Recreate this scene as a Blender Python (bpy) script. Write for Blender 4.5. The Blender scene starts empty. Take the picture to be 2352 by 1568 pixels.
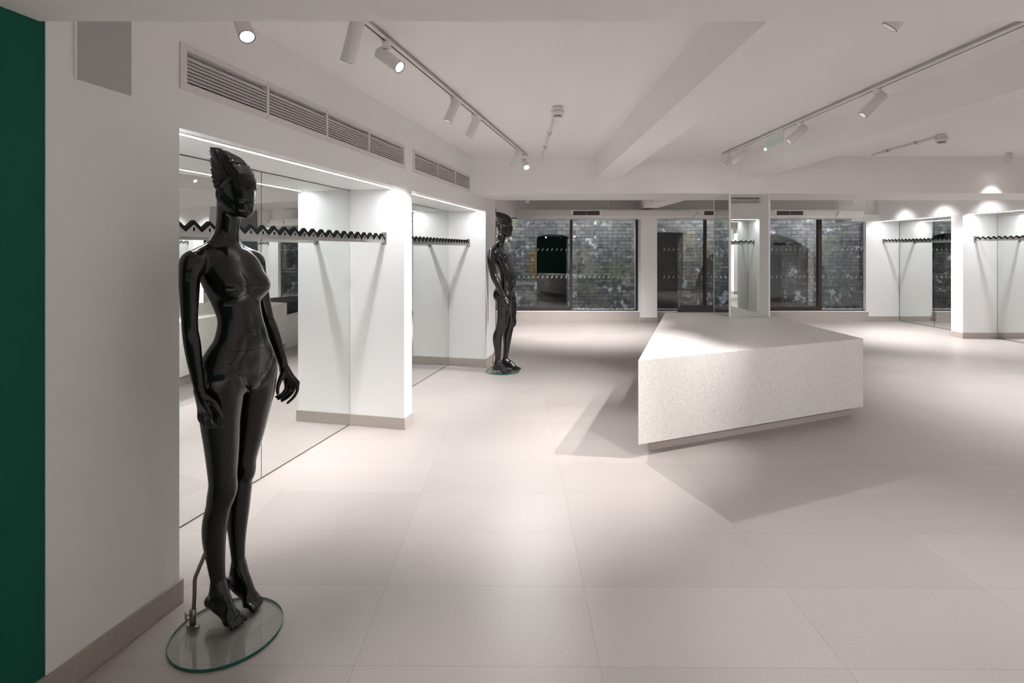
import bpy, math, random
import numpy as np
from mathutils import Vector, Matrix, Euler

random.seed(7)
D = bpy.data
SC = bpy.context.scene
COL = SC.collection
PI = math.pi

# ------------------------------------------------------------------ materials
def new_mat(name):
    m = D.materials.new(name); m.use_nodes = True
    nt = m.node_tree; nt.nodes.clear()
    out = nt.nodes.new('ShaderNodeOutputMaterial')
    return m, nt, out

def N(nt, typ, **kw):
    n = nt.nodes.new(typ)
    for k, v in kw.items():
        if k.startswith('in_'):
            key = k[3:].replace('_', ' ')
            n.inputs[key].default_value = v
        else:
            setattr(n, k, v)
    return n

def principled(name, col, rough=0.5, metal=0.0, spec=0.5, noise=None, coat=0.0, bump=None):
    """noise=(scale, amount): soft tonal variation; bump=(scale, strength)"""
    m, nt, out = new_mat(name)
    b = N(nt, 'ShaderNodeBsdfPrincipled')
    b.inputs['Base Color'].default_value = (*col, 1)
    b.inputs['Roughness'].default_value = rough
    b.inputs['Metallic'].default_value = metal
    b.inputs['Specular IOR Level'].default_value = spec
    b.inputs['Coat Weight'].default_value = coat
    b.inputs['Coat Roughness'].default_value = 0.08
    nt.links.new(b.outputs[0], out.inputs[0])
    tc = N(nt, 'ShaderNodeTexCoord')
    if noise:
        nz = N(nt, 'ShaderNodeTexNoise'); nz.inputs['Scale'].default_value = noise[0]; nz.inputs['Detail'].default_value = 4
        nt.links.new(tc.outputs['Object'], nz.inputs['Vector'])
        mp = N(nt, 'ShaderNodeMapRange'); mp.inputs['To Min'].default_value = 1 - noise[1]; mp.inputs['To Max'].default_value = 1 + noise[1]
        nt.links.new(nz.outputs['Fac'], mp.inputs['Value'])
        mx = N(nt, 'ShaderNodeVectorMath', operation='SCALE'); mx.inputs[0].default_value = col
        nt.links.new(mp.outputs[0], mx.inputs['Scale'])
        nt.links.new(mx.outputs[0], b.inputs['Base Color'])
    if bump:
        nz = N(nt, 'ShaderNodeTexNoise'); nz.inputs['Scale'].default_value = bump[0]; nz.inputs['Detail'].default_value = 3
        nt.links.new(tc.outputs['Object'], nz.inputs['Vector'])
        bp = N(nt, 'ShaderNodeBump'); bp.inputs['Strength'].default_value = bump[1]; bp.inputs['Distance'].default_value = 0.002
        nt.links.new(nz.outputs['Fac'], bp.inputs['Height'])
        nt.links.new(bp.outputs[0], b.inputs['Normal'])
    return m

def emitter(name, col, strength):
    m, nt, out = new_mat(name)
    e = N(nt, 'ShaderNodeEmission'); e.inputs[0].default_value = (*col, 1); e.inputs[1].default_value = strength
    nt.links.new(e.outputs[0], out.inputs[0])
    return m

def mirror_mat():
    m, nt, out = new_mat('mirror_silver')
    b = N(nt, 'ShaderNodeBsdfGlossy'); b.inputs['Color'].default_value = (0.83, 0.855, 0.84, 1); b.inputs['Roughness'].default_value = 0.0
    nt.links.new(b.outputs[0], out.inputs[0])
    return m

def pane_mat(name, tint, boost):
    """clear sheet: transparent with a Fresnel reflection"""
    m, nt, out = new_mat(name)
    t = N(nt, 'ShaderNodeBsdfTransparent'); t.inputs[0].default_value = (*tint, 1)
    g = N(nt, 'ShaderNodeBsdfGlossy'); g.inputs['Roughness'].default_value = 0.0
    f = N(nt, 'ShaderNodeFresnel'); f.inputs[0].default_value = 1.5
    ge = N(nt, 'ShaderNodeNewGeometry'); io = N(nt, 'ShaderNodeMapRange')      # same reflection from both faces of the sheet
    io.inputs['To Min'].default_value = 1.5; io.inputs['To Max'].default_value = 1 / 1.5
    nt.links.new(ge.outputs['Backfacing'], io.inputs[0]); nt.links.new(io.outputs[0], f.inputs[0])
    mul = N(nt, 'ShaderNodeMath', operation='MULTIPLY'); mul.inputs[1].default_value = boost; mul.use_clamp = True
    mix = N(nt, 'ShaderNodeMixShader')
    nt.links.new(f.outputs[0], mul.inputs[0]); nt.links.new(mul.outputs[0], mix.inputs[0])
    nt.links.new(t.outputs[0], mix.inputs[1]); nt.links.new(g.outputs[0], mix.inputs[2])
    nt.links.new(mix.outputs[0], out.inputs[0])
    return m

def floor_mat():
    m, nt, out = new_mat('stone_tile')
    b = N(nt, 'ShaderNodeBsdfPrincipled')
    nt.links.new(b.outputs[0], out.inputs[0])
    tc = N(nt, 'ShaderNodeTexCoord')
    mp = N(nt, 'ShaderNodeMapping'); mp.inputs['Location'].default_value = (-0.306, -2.878, 0)
    mp.inputs['Rotation'].default_value = (0, 0, math.radians(0.45))
    nt.links.new(tc.outputs['Object'], mp.inputs['Vector'])
    br = N(nt, 'ShaderNodeTexBrick'); br.offset = 0.0; br.squash = 1.0
    br.inputs['Scale'].default_value = 1.0; br.inputs['Mortar Size'].default_value = 0.0011
    br.inputs['Brick Width'].default_value = 0.9; br.inputs['Row Height'].default_value = 0.4665
    br.inputs['Color1'].default_value = (0.365, 0.330, 0.317, 1); br.inputs['Color2'].default_value = (0.395, 0.357, 0.343, 1)
    br.inputs['Mortar'].default_value = (0.27, 0.24, 0.225, 1); br.inputs['Mortar Smooth'].default_value = 0.1
    br.inputs['Bias'].default_value = 0.0
    nt.links.new(mp.outputs[0], br.inputs['Vector'])
    n1 = N(nt, 'ShaderNodeTexNoise'); n1.inputs['Scale'].default_value = 160; n1.inputs['Detail'].default_value = 3
    n2 = N(nt, 'ShaderNodeTexNoise'); n2.inputs['Scale'].default_value = 1.3; n2.inputs['Detail'].default_value = 2
    vr = N(nt, 'ShaderNodeTexVoronoi'); vr.inputs['Scale'].default_value = 240
    for n_ in (n1, n2, vr): nt.links.new(tc.outputs['Object'], n_.inputs['Vector'])
    r1 = N(nt, 'ShaderNodeMapRange'); r1.inputs['From Min'].default_value = .3; r1.inputs['From Max'].default_value = .7
    r1.inputs['To Min'].default_value = .90; r1.inputs['To Max'].default_value = 1.09
    nt.links.new(n1.outputs['Fac'], r1.inputs[0])
    r2 = N(nt, 'ShaderNodeMapRange'); r2.inputs['From Min'].default_value = .3; r2.inputs['From Max'].default_value = .7
    r2.inputs['To Min'].default_value = .97; r2.inputs['To Max'].default_value = 1.03
    nt.links.new(n2.outputs['Fac'], r2.inputs[0])
    r3 = N(nt, 'ShaderNodeMapRange'); r3.inputs['From Min'].default_value = .02; r3.inputs['From Max'].default_value = .16
    r3.inputs['To Min'].default_value = .72; r3.inputs['To Max'].default_value = 1.0
    nt.links.new(vr.outputs['Distance'], r3.inputs[0])
    a = N(nt, 'ShaderNodeMath', operation='MULTIPLY'); nt.links.new(r1.outputs[0], a.inputs[0]); nt.links.new(r2.outputs[0], a.inputs[1])
    a2 = N(nt, 'ShaderNodeMath', operation='MULTIPLY'); nt.links.new(a.outputs[0], a2.inputs[0]); nt.links.new(r3.outputs[0], a2.inputs[1])
    s = N(nt, 'ShaderNodeVectorMath', operation='SCALE'); nt.links.new(br.outputs['Color'], s.inputs[0]); nt.links.new(a2.outputs[0], s.inputs['Scale'])
    nt.links.new(s.outputs[0], b.inputs['Base Color'])
    b.inputs['Roughness'].default_value = 0.42
    b.inputs['Specular IOR Level'].default_value = 0.35
    bp = N(nt, 'ShaderNodeBump'); bp.inputs['Strength'].default_value = .25; bp.inputs['Distance'].default_value = .0006; bp.invert = True
    nt.links.new(br.outputs['Fac'], bp.inputs['Height']); nt.links.new(bp.outputs[0], b.inputs['Normal'])
    return m

def stone_mat(name, col, fleck=1.0, rough=.5):
    """pale speckled composite stone"""
    m, nt, out = new_mat(name)
    b = N(nt, 'ShaderNodeBsdfPrincipled'); nt.links.new(b.outputs[0], out.inputs[0])
    tc = N(nt, 'ShaderNodeTexCoord')
    n1 = N(nt, 'ShaderNodeTexNoise'); n1.inputs['Scale'].default_value = 55; n1.inputs['Detail'].default_value = 5; n1.inputs['Roughness'].default_value = .75
    n2 = N(nt, 'ShaderNodeTexNoise'); n2.inputs['Scale'].default_value = 2.2
    v1 = N(nt, 'ShaderNodeTexVoronoi'); v1.inputs['Scale'].default_value = 34
    v2 = N(nt, 'ShaderNodeTexVoronoi'); v2.inputs['Scale'].default_value = 26
    for n_ in (n1, n2, v1, v2): nt.links.new(tc.outputs['Object'], n_.inputs['Vector'])
    r1 = N(nt, 'ShaderNodeMapRange'); r1.inputs['From Min'].default_value = .3; r1.inputs['From Max'].default_value = .7
    r1.inputs['To Min'].default_value = 1 - .13 * fleck; r1.inputs['To Max'].default_value = 1 + .12 * fleck
    nt.links.new(n1.outputs['Fac'], r1.inputs[0])
    r2 = N(nt, 'ShaderNodeMapRange'); r2.inputs['To Min'].default_value = .95; r2.inputs['To Max'].default_value = 1.05
    nt.links.new(n2.outputs['Fac'], r2.inputs[0])
    mu = N(nt, 'ShaderNodeMath', operation='MULTIPLY'); nt.links.new(r1.outputs[0], mu.inputs[0]); nt.links.new(r2.outputs[0], mu.inputs[1])
    s = N(nt, 'ShaderNodeVectorMath', operation='SCALE'); s.inputs[0].default_value = col; nt.links.new(mu.outputs[0], s.inputs['Scale'])
    # bright chips
    c1 = N(nt, 'ShaderNodeMapRange'); c1.inputs['From Min'].default_value = .20; c1.inputs['From Max'].default_value = .12
    nt.links.new(v1.outputs['Distance'], c1.inputs[0])
    mx = N(nt, 'ShaderNodeMix', data_type='RGBA'); mx.inputs['B'].default_value = (min(1, col[0] * 1.28), min(1, col[1] * 1.27), min(1, col[2] * 1.24), 1)
    f1 = N(nt, 'ShaderNodeMath', operation='MULTIPLY'); f1.inputs[1].default_value = .9 * fleck; nt.links.new(c1.outputs[0], f1.inputs[0])
    nt.links.new(f1.outputs[0], mx.inputs['Factor']); nt.links.new(s.outputs[0], mx.inputs['A'])
    # sparse dark chips: only a few cells qualify
    c2 = N(nt, 'ShaderNodeMapRange'); c2.inputs['From Min'].default_value = .13; c2.inputs['From Max'].default_value = .07
    nt.links.new(v2.outputs['Distance'], c2.inputs[0])
    sep = N(nt, 'ShaderNodeSeparateColor'); nt.links.new(v2.outputs['Color'], sep.inputs[0])
    gt = N(nt, 'ShaderNodeMath', operation='GREATER_THAN'); gt.inputs[1].default_value = .90; nt.links.new(sep.outputs[0], gt.inputs[0])
    f2 = N(nt, 'ShaderNodeMath', operation='MULTIPLY'); nt.links.new(c2.outputs[0], f2.inputs[0]); nt.links.new(gt.outputs[0], f2.inputs[1])
    f3 = N(nt, 'ShaderNodeMath', operation='MULTIPLY'); f3.inputs[1].default_value = .6 * fleck; nt.links.new(f2.outputs[0], f3.inputs[0])
    mx2 = N(nt, 'ShaderNodeMix', data_type='RGBA'); mx2.inputs['B'].default_value = (col[0] * .45, col[1] * .42, col[2] * .4, 1)
    nt.links.new(f3.outputs[0], mx2.inputs['Factor']); nt.links.new(mx.outputs['Result'], mx2.inputs['A'])
    nt.links.new(mx2.outputs['Result'], b.inputs['Base Color'])
    b.inputs['Roughness'].default_value = rough; b.inputs['Specular IOR Level'].default_value = .4
    return m

def brick_mat(name, tone, orange=None):
    """old painted brick: courses, grime, flaking white paint; orange=(x,z,rx,rz) bare patch"""
    m, nt, out = new_mat(name)
    b = N(nt, 'ShaderNodeBsdfPrincipled'); nt.links.new(b.outputs[0], out.inputs[0])
    b.inputs['Roughness'].default_value = .85; b.inputs['Specular IOR Level'].default_value = .2
    tc = N(nt, 'ShaderNodeTexCoord')
    sx = N(nt, 'ShaderNodeSeparateXYZ'); nt.links.new(tc.outputs['Object'], sx.inputs[0])
    cb = N(nt, 'ShaderNodeCombineXYZ'); nt.links.new(sx.outputs['X'], cb.inputs['X']); nt.links.new(sx.outputs['Z'], cb.inputs['Y'])
    # wobble so the courses are uneven
    nw = N(nt, 'ShaderNodeTexNoise'); nw.inputs['Scale'].default_value = 7; nt.links.new(tc.outputs['Object'], nw.inputs['Vector'])
    wv = N(nt, 'ShaderNodeVectorMath', operation='SCALE'); wv.inputs['Scale'].default_value = .035; nt.links.new(nw.outputs['Color'], wv.inputs[0])
    av = N(nt, 'ShaderNodeVectorMath', operation='ADD'); nt.links.new(cb.outputs[0], av.inputs[0]); nt.links.new(wv.outputs[0], av.inputs[1])
    br = N(nt, 'ShaderNodeTexBrick'); br.inputs['Scale'].default_value = 1; br.inputs['Brick Width'].default_value = .225; br.inputs['Row Height'].default_value = .085
    br.inputs['Mortar Size'].default_value = .007; br.inputs['Mortar Smooth'].default_value = .4
    t = tone
    br.inputs['Color1'].default_value = (t[0] * .6, t[1] * .62, t[2] * .68, 1); br.inputs['Color2'].default_value = (t[0] * 1.3, t[1] * 1.28, t[2] * 1.2, 1)
    br.inputs['Mortar'].default_value = (t[0] * .45, t[1] * .45, t[2] * .45, 1)
    nt.links.new(av.outputs[0], br.inputs['Vector'])
    col = br.outputs['Color']
    def blend(fac, a, bcol):
        mx = N(nt, 'ShaderNodeMix', data_type='RGBA'); mx.inputs['B'].default_value = (*bcol, 1)
        nt.links.new(fac, mx.inputs['Factor']); nt.links.new(a, mx.inputs['A'])
        return mx.outputs['Result']
    # olive bare stone areas
    n0 = N(nt, 'ShaderNodeTexNoise'); n0.inputs['Scale'].default_value = 1.4; n0.inputs['Detail'].default_value = 3; nt.links.new(tc.outputs['Object'], n0.inputs['Vector'])
    m0 = N(nt, 'ShaderNodeMapRange'); m0.inputs['From Min'].default_value = .5; m0.inputs['From Max'].default_value = .62; m0.inputs['To Max'].default_value = .55
    nt.links.new(n0.outputs['Fac'], m0.inputs[0])
    col = blend(m0.outputs[0], col, (t[0] * 1.15, t[1] * 1.15, t[2] * .72))
    if orange:
        ox, oz, rx, rz = orange
        dx = N(nt, 'ShaderNodeMath', operation='SUBTRACT'); dx.inputs[1].default_value = ox; nt.links.new(sx.outputs['X'], dx.inputs[0])
        dz = N(nt, 'ShaderNodeMath', operation='SUBTRACT'); dz.inputs[1].default_value = oz; nt.links.new(sx.outputs['Z'], dz.inputs[0])
        ax = N(nt, 'ShaderNodeMath', operation='DIVIDE'); ax.inputs[1].default_value = rx; nt.links.new(dx.outputs[0], ax.inputs[0])
        az = N(nt, 'ShaderNodeMath', operation='DIVIDE'); az.inputs[1].default_value = rz; nt.links.new(dz.outputs[0], az.inputs[0])
        cv = N(nt, 'ShaderNodeCombineXYZ'); nt.links.new(ax.outputs[0], cv.inputs[0]); nt.links.new(az.outputs[0], cv.inputs[1])
        ln = N(nt, 'ShaderNodeVectorMath', operation='LENGTH'); nt.links.new(cv.outputs[0], ln.inputs[0])
        no = N(nt, 'ShaderNodeTexNoise'); no.inputs['Scale'].default_value = 6; nt.links.new(tc.outputs['Object'], no.inputs['Vector'])
        ad = N(nt, 'ShaderNodeMath', operation='ADD'); nt.links.new(ln.outputs['Value'], ad.inputs[0]); nt.links.new(no.outputs['Fac'], ad.inputs[1])
        mo = N(nt, 'ShaderNodeMapRange'); mo.inputs['From Min'].default_value = 1.6; mo.inputs['From Max'].default_value = 1.2; nt.links.new(ad.outputs[0], mo.inputs[0])
        mt = N(nt, 'ShaderNodeMath', operation='SUBTRACT'); mt.inputs[0].default_value = 1.0; nt.links.new(br.outputs['Fac'], mt.inputs[1])
        mm = N(nt, 'ShaderNodeMath', operation='MULTIPLY'); nt.links.new(mo.outputs[0], mm.inputs[0]); nt.links.new(mt.outputs[0], mm.inputs[1])
        col = blend(mm.outputs[0], col, (.29, .175, .07))
    # flaking white paint, more of it near the bottom
    n2 = N(nt, 'ShaderNodeTexNoise'); n2.inputs['Scale'].default_value = 4.5; n2.inputs['Detail'].default_value = 8; n2.inputs['Roughness'].default_value = .68; nt.links.new(tc.outputs['Object'], n2.inputs['Vector'])
    lo = N(nt, 'ShaderNodeMapRange'); lo.inputs['From Min'].default_value = 0; lo.inputs['From Max'].default_value = 1.2; lo.inputs['To Min'].default_value = .07; lo.inputs['To Max'].default_value = 0
    nt.links.new(sx.outputs['Z'], lo.inputs[0])
    ad2 = N(nt, 'ShaderNodeMath', operation='ADD'); nt.links.new(n2.outputs['Fac'], ad2.inputs[0]); nt.links.new(lo.outputs[0], ad2.inputs[1])
    m2 = N(nt, 'ShaderNodeMapRange'); m2.inputs['From Min'].default_value = .615; m2.inputs['From Max'].default_value = .64; nt.links.new(ad2.outputs[0], m2.inputs[0])
    col = blend(m2.outputs[0], col, (.55, .57, .60))
    n3 = N(nt, 'ShaderNodeTexNoise'); n3.inputs['Scale'].default_value = 9; n3.inputs['Detail'].default_value = 6; nt.links.new(tc.outputs['Object'], n3.inputs['Vector'])
    m3 = N(nt, 'ShaderNodeMapRange'); m3.inputs['From Min'].default_value = .52; m3.inputs['From Max'].default_value = .36; m3.inputs['To Max'].default_value = .75; nt.links.new(n3.outputs['Fac'], m3.inputs[0])
    col = blend(m3.outputs[0], col, (t[0] * .35, t[1] * .35, t[2] * .35))
    nt.links.new(col, b.inputs['Base Color'])
    bp = N(nt, 'ShaderNodeBump'); bp.inputs['Strength'].default_value = .8; bp.inputs['Distance'].default_value = .01; bp.invert = True
    nt.links.new(br.outputs['Fac'], bp.inputs['Height']); nt.links.new(bp.outputs[0], b.inputs['Normal'])
    return m

M = {}
M['wall'] = principled('white_paint', (.86, .86, .855), .65, noise=(2.0, .008), bump=(180, .03))
M['ceil'] = principled('ceiling_paint', (.875, .85, .845), .75, noise=(1.5, .01))
M['green'] = principled('green_paint', (.015, .120, .082), .75, spec=.12, noise=(6, .06))
M['floor'] = floor_mat()
M['skirt'] = stone_mat('skirting_stone', (.42, .375, .345), .7, .5)
M['counter'] = stone_mat('counter_stone', (.66, .635, .61), 1.0, .38)
M['mirror'] = mirror_mat()
M['edge'] = principled('dark_edge', (.05, .055, .05), .4, metal=.5)
M['steel'] = principled('brushed_steel', (.52, .51, .50), .35, metal=1.0, noise=(40, .05))
M['greymetal'] = principled('grey_metal', (.36, .35, .345), .45, metal=.6, noise=(30, .04))
M['panel'] = principled('grey_panel', (.46, .455, .455), .5, metal=.25, noise=(60, .02))
M['black'] = principled('black_rubber', (.0035, .0035, .0035), .65, spec=.08, noise=(30, .1))
M['white'] = principled('white_enamel', (.78, .765, .76), .45, noise=(8, .01))
M['grille'] = principled('grille_white', (.74, .72, .71), .5, noise=(8, .01))
M['dark'] = principled('dark_void', (.018, .016, .016), .9, noise=(8, .1))
M['trackslot'] = principled('track_slot', (.07, .06, .06), .6, noise=(8, .05))
M['plastic'] = principled('plastic_body', (.80, .79, .78), .35, noise=(8, .01))
M['manikin'] = principled('satin_black', (.0045, .0041, .0043), .21, spec=.45, coat=.45, noise=(12, .12))
M['crest'] = principled('satin_black_relief', (.007, .0066, .0068), .36, spec=.4, noise=(40, .15))
M['chrome'] = principled('chrome_rod', (.62, .58, .53), .18, metal=1.0, noise=(20, .03))
M['brass'] = principled('antique_steel', (.36, .32, .27), .28, metal=1.0, noise=(20, .05))
M['pane'] = pane_mat('window_glass', (.88, .90, .92), 1.6)
M['plate'] = pane_mat('clear_plate_glass', (.935, .952, .942), 1.3)
M['greenedge'] = principled('green_glass_edge', (.004, .13, .09), .12, noise=(14, .25), spec=.8)
M['frame'] = principled('bronze_frame', (.045, .034, .030), .45, metal=.3, noise=(12, .08))
M['blackframe'] = principled('black_frame', (.012, .012, .014), .4, noise=(12, .08))
M['frost'] = principled('frosted_vinyl', (.36, .37, .39), .7, noise=(40, .03))
M['navy'] = principled('navy_upholstery', (.012, .016, .021), .7, noise=(60, .2), bump=(300, .3))
M['brick'] = brick_mat('old_brick', (.200, .198, .188), orange=(.53, 1.20, .15, .40))
M['brick2'] = brick_mat('recess_brick', (.15, .135, .125))
M['pier'] = brick_mat('tan_brick', (.23, .21, .175))
M['stoneblock'] = brick_mat('reveal_stone', (.26, .27, .275))
M['gravel'] = principled('white_pebble', (.70, .71, .72), .8, noise=(30, .1))
M['ground'] = principled('yard_ground', (.06, .06, .06), .9, noise=(8, .3))
M['led'] = emitter('led_glow', (.95, .975, 1.0), 13.0)
M['lens'] = emitter('lamp_glow', (1.0, .97, .93), 9.0)
M['exitglow'] = emitter('indicator_glow', (.75, 1.0, .85), 3.0)
M['acrylic'] = principled('acrylic_panel', (.62, .74, .70), .25, noise=(8, .02))
M['reflector'] = principled('lamp_reflector', (.55, .55, .55), .3, metal=1.0, noise=(8, .01))

# ------------------------------------------------------------------ mesh building
FR_LEFT = Matrix.Rotation(math.atan2(-.226, .974), 4, 'Z')     # x = out from the left wall, y = along it
FR_ID = Matrix.Identity(4)

class MB:
    def __init__(s): s.v = []; s.f = []; s.sm = []; s.mi = []; s.cur = 0
    def quad(s, idx, smooth=False): s.f.append(tuple(idx)); s.sm.append(smooth); s.mi.append(s.cur)
    def box(s, x0, x1, y0, y1, z0, z1):
        o = len(s.v)
        s.v += [(x, y, z) for z in (z0, z1) for y in (y0, y1) for x in (x0, x1)]
        for q in ((0, 2, 3, 1), (4, 5, 7, 6), (0, 1, 5, 4), (2, 6, 7, 3), (0, 4, 6, 2), (1, 3, 7, 5)):
            s.quad([o + i for i in q])
        return s
    def prism(s, poly, d0, d1, plane='xy', smooth=False):
        """poly extruded; plane says which two axes poly lives in"""
        o = len(s.v); n = len(poly)
        def P(a, b, d):
            return {'xy': (a, b, d), 'xz': (a, d, b), 'yz': (d, a, b)}[plane]
        s.v += [P(a, b, d0) for a, b in poly] + [P(a, b, d1) for a, b in poly]
        s.quad(range(o + n - 1, o - 1, -1)); s.quad(range(o + n, o + 2 * n))
        for i in range(n):
            j = (i + 1) % n
            s.quad((o + i, o + j, o + n + j, o + n + i), smooth)
        return s
    def tube(s, pts, r, n=12, cap=True, smooth=True):
        pts = [Vector(p) for p in pts]
        rs = r if isinstance(r, (list, tuple)) else [r] * len(pts)
        o = len(s.v); k = len(pts); ref = None
        for i, p in enumerate(pts):
            if i == 0: d = pts[1] - pts[0]
            elif i == k - 1: d = pts[-1] - pts[-2]
            else: d = (pts[i + 1] - pts[i]).normalized() + (pts[i] - pts[i - 1]).normalized()
            d.normalize()
            if ref is None:
                ref = Vector((0, 0, 1)) if abs(d.z) < .9 else Vector((1, 0, 0))
            a = d.cross(ref).normalized(); b = d.cross(a).normalized(); ref = b.cross(d) * -1 if False else ref
            for j in range(n):
                th = 2 * PI * j / n
                s.v.append(tuple(p + (a * math.cos(th) + b * math.sin(th)) * rs[i]))
        for i in range(k - 1):
            for j in range(n):
                jj = (j + 1) % n
                s.quad((o + i * n + j, o + (i + 1) * n + j, o + (i + 1) * n + jj, o + i * n + jj), smooth)
        if cap:
            s.quad([o + j for j in range(n)]); s.quad([o + (k - 1) * n + j for j in range(n - 1, -1, -1)])
        return s
    def lathe(s, prof, centre=(0, 0, 0), n=32, smooth=True, cap=True):
        """prof = [(r, z)...] about Z"""
        o = len(s.v); k = len(prof)
        for r, z in prof:
            for j in range(n):
                th = 2 * PI * j / n
                s.v.append((centre[0] + r * math.cos(th), centre[1] + r * math.sin(th), centre[2] + z))
        for i in range(k - 1):
            for j in range(n):
                jj = (j + 1) % n
                s.quad((o + i * n + j, o + i * n + jj, o + (i + 1) * n + jj, o + (i + 1) * n + j), smooth)
        if cap and prof[0][0] > 1e-6: s.quad([o + j for j in range(n - 1, -1, -1)])
        if cap and prof[-1][0] > 1e-6: s.quad([o + (k - 1) * n + j for j in range(n)])
        return s
    def sphere(s, c, r, nu=10, nv=7):
        rx, ry, rz = r if isinstance(r, (tuple, list)) else (r, r, r)
        o = len(s.v)
        for i in range(nv + 1):
            ph = PI * i / nv
            for j in range(nu):
                th = 2 * PI * j / nu
                s.v.append((c[0] + rx * math.sin(ph) * math.cos(th), c[1] + ry * math.sin(ph) * math.sin(th), c[2] + rz * math.cos(ph)))
        for i in range(nv):
            for j in range(nu):
                jj = (j + 1) % nu
                s.quad((o + i * nu + j, o + (i + 1) * nu + j, o + (i + 1) * nu + jj, o + i * nu + jj), True)
        return s
    def build(s, name, mat, parent=None, base=None, frame=FR_ID, bevel=0.0, kind=None):
        """verts are in FRAME coordinates; base (frame coords) becomes the object's origin"""
        if base is None:
            if parent is not None: base = [float(q) for q in parent['_b']]
            else:
                a = np.array(s.v); base = [float(a[:, 0].mean()), float(a[:, 1].mean()), float(a[:, 2].min())]
        me = D.meshes.new(name)
        me.from_pydata([(x - base[0], y - base[1], z - base[2]) for x, y, z in s.v], [], s.f)
        me.update()
        me.polygons.foreach_set('use_smooth', s.sm)
        mats = mat if isinstance(mat, (list, tuple)) else [mat]
        for q in mats: me.materials.append(q)
        if len(mats) > 1: me.polygons.foreach_set('material_index', s.mi)
        import bmesh
        bm = bmesh.new(); bm.from_mesh(me)
        bmesh.ops.remove_doubles(bm, verts=bm.verts, dist=1e-6)
        bmesh.ops.recalc_face_normals(bm, faces=bm.faces); bm.to_mesh(me); bm.free()
        o = D.objects.new(name, me); COL.objects.link(o)
        if parent is not None:
            o.parent = parent
        else:
            o.matrix_world = frame @ Matrix.Translation(base)
        o['_b'] = [float(q) for q in base]
        if bevel:
            md = o.modifiers.new('edge', 'BEVEL'); md.width = bevel; md.segments = 2; md.limit_method = 'ANGLE'; md.angle_limit = math.radians(40)
        if kind: o['kind'] = kind
        return o

def thing(name, label, cat, base, frame=FR_ID, group=None):
    o = D.objects.new(name, None); COL.objects.link(o); o.empty_display_size = .05
    o.matrix_world = frame @ Matrix.Translation(base)
    o['_b'] = [float(q) for q in base]
    o['label'] = label; o['category'] = cat
    if group: o['group'] = group
    return o

def tag(o, label, cat, group=None):
    o['label'] = label; o['category'] = cat
    if group: o['group'] = group
    return o

def struct(name, mb, mat, frame=FR_ID, base=(0, 0, 0), bevel=0.0):
    return mb.build(name, mat, base=list(base), frame=frame, bevel=bevel, kind='structure')

# ------------------------------------------------------------------ camera
H = 1.52; F = 1220.0; YH = 577.0
cam_d = D.cameras.new('camera'); cam = D.objects.new('camera', cam_d); COL.objects.link(cam)
cam_d.sensor_width = 36; cam_d.lens = 36 * F / 2352.0
cam_d.shift_y = -(784 - YH) / 2352.0
cam_d.clip_start = .05; cam_d.clip_end = 100
cam.location = (0, 0, H); cam.rotation_euler = (PI / 2, 0, 0)
SC.camera = cam

# ------------------------------------------------------------------ room shell
CZ = 2.673
FN, MN = -1.922, -2.435           # left wall: front plane, mirror plane
S0, S1, S2, S3, S4 = 1.914, 4.21, 4.37, 6.745, 7.25
SOF = 2.055

struct('floor', MB().box(-7, 10, -4, 11.95, -.1, 0), M['floor'])
struct('ceiling', MB().box(-7, 10, -4, 12.0, CZ, CZ + .1), M['ceil'])

V0, V1 = 2.258, 2.402             # vent openings in the left header
w = MB()
w.box(-2.62, FN, 1.379, S0, 0, CZ)                     # plain wall beside the green paint
w.box(-2.62, -2.46, S0, S3, 0, CZ)                     # back of the niches
w.box(-2.46, FN, S1, S2, 0, SOF)                       # pilaster between the niches
w.box(-2.62, FN, S3, S4, 0, CZ)                        # end of the wall
w.box(-2.46, FN, S0, S3, SOF, V0)                      # header over the niches
w.box(-2.46, FN, S0, S3, V1, CZ)
w.box(-2.46, FN, S0, 1.95, V0, V1); w.box(-2.46, FN, 4.19, 4.427, V0, V1); w.box(-2.46, FN, 6.02, S3, V0, V1)
struct('wall_left', w, M['wall'], FR_LEFT)
struct('wall_left_green', MB().box(-2.62, FN - .004, -5, 1.379, 0, CZ), M['green'], FR_LEFT)

b = MB()
b.box(-2.62, FN + .012, -5, S0 + .012, 0, .1)
b.box(MN, FN + .012, S1 - .012, S2 + .012, 0, .1)
b.box(MN, FN + .012, S3 - .012, S4 + .012, 0, .1)
struct('baseboard_left', b, M['skirt'], FR_LEFT, bevel=.002)
# room opens out to the left behind the wall's end
struct('wall_left_far', MB().box(-6.1, -6, 5, 12, 0, CZ), M['wall'])
struct('trim_1', MB().box(-1.95, FN + .003, S4, S4 + .018, .1, 2.12), M['frame'], FR_LEFT)

# near dropped soffit, far bulkhead, two beams
struct('ceiling_soffit', MB().box(-3.2, 8.5, -4, 1.763, 2.283, CZ), M['ceil'])
struct('ceiling_bulkhead', MB().box(-3.2, 9.2, 6.45, 7.33, 2.225, CZ), M['ceil'])
def skew_beam(name, xa0, xa1, ya, xb0, xb1, yb, z):
    mb = MB(); mb.prism([(xa0, ya), (xa1, ya), (xb1, yb), (xb0, yb)], z, CZ)
    return struct(name, mb, M['ceil'])
skew_beam('ceiling_beam', .975, 1.255, 1.76, 1.005, 1.285, 6.46, 2.398)
skew_beam('ceiling_beam', 2.81, 3.10, 1.76, 2.749, 3.035, 6.46, 2.412)
skew_beam('ceiling_beam', 2.749, 3.035, 7.32, 2.70, 3.0, 11.6, 2.412)

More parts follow.
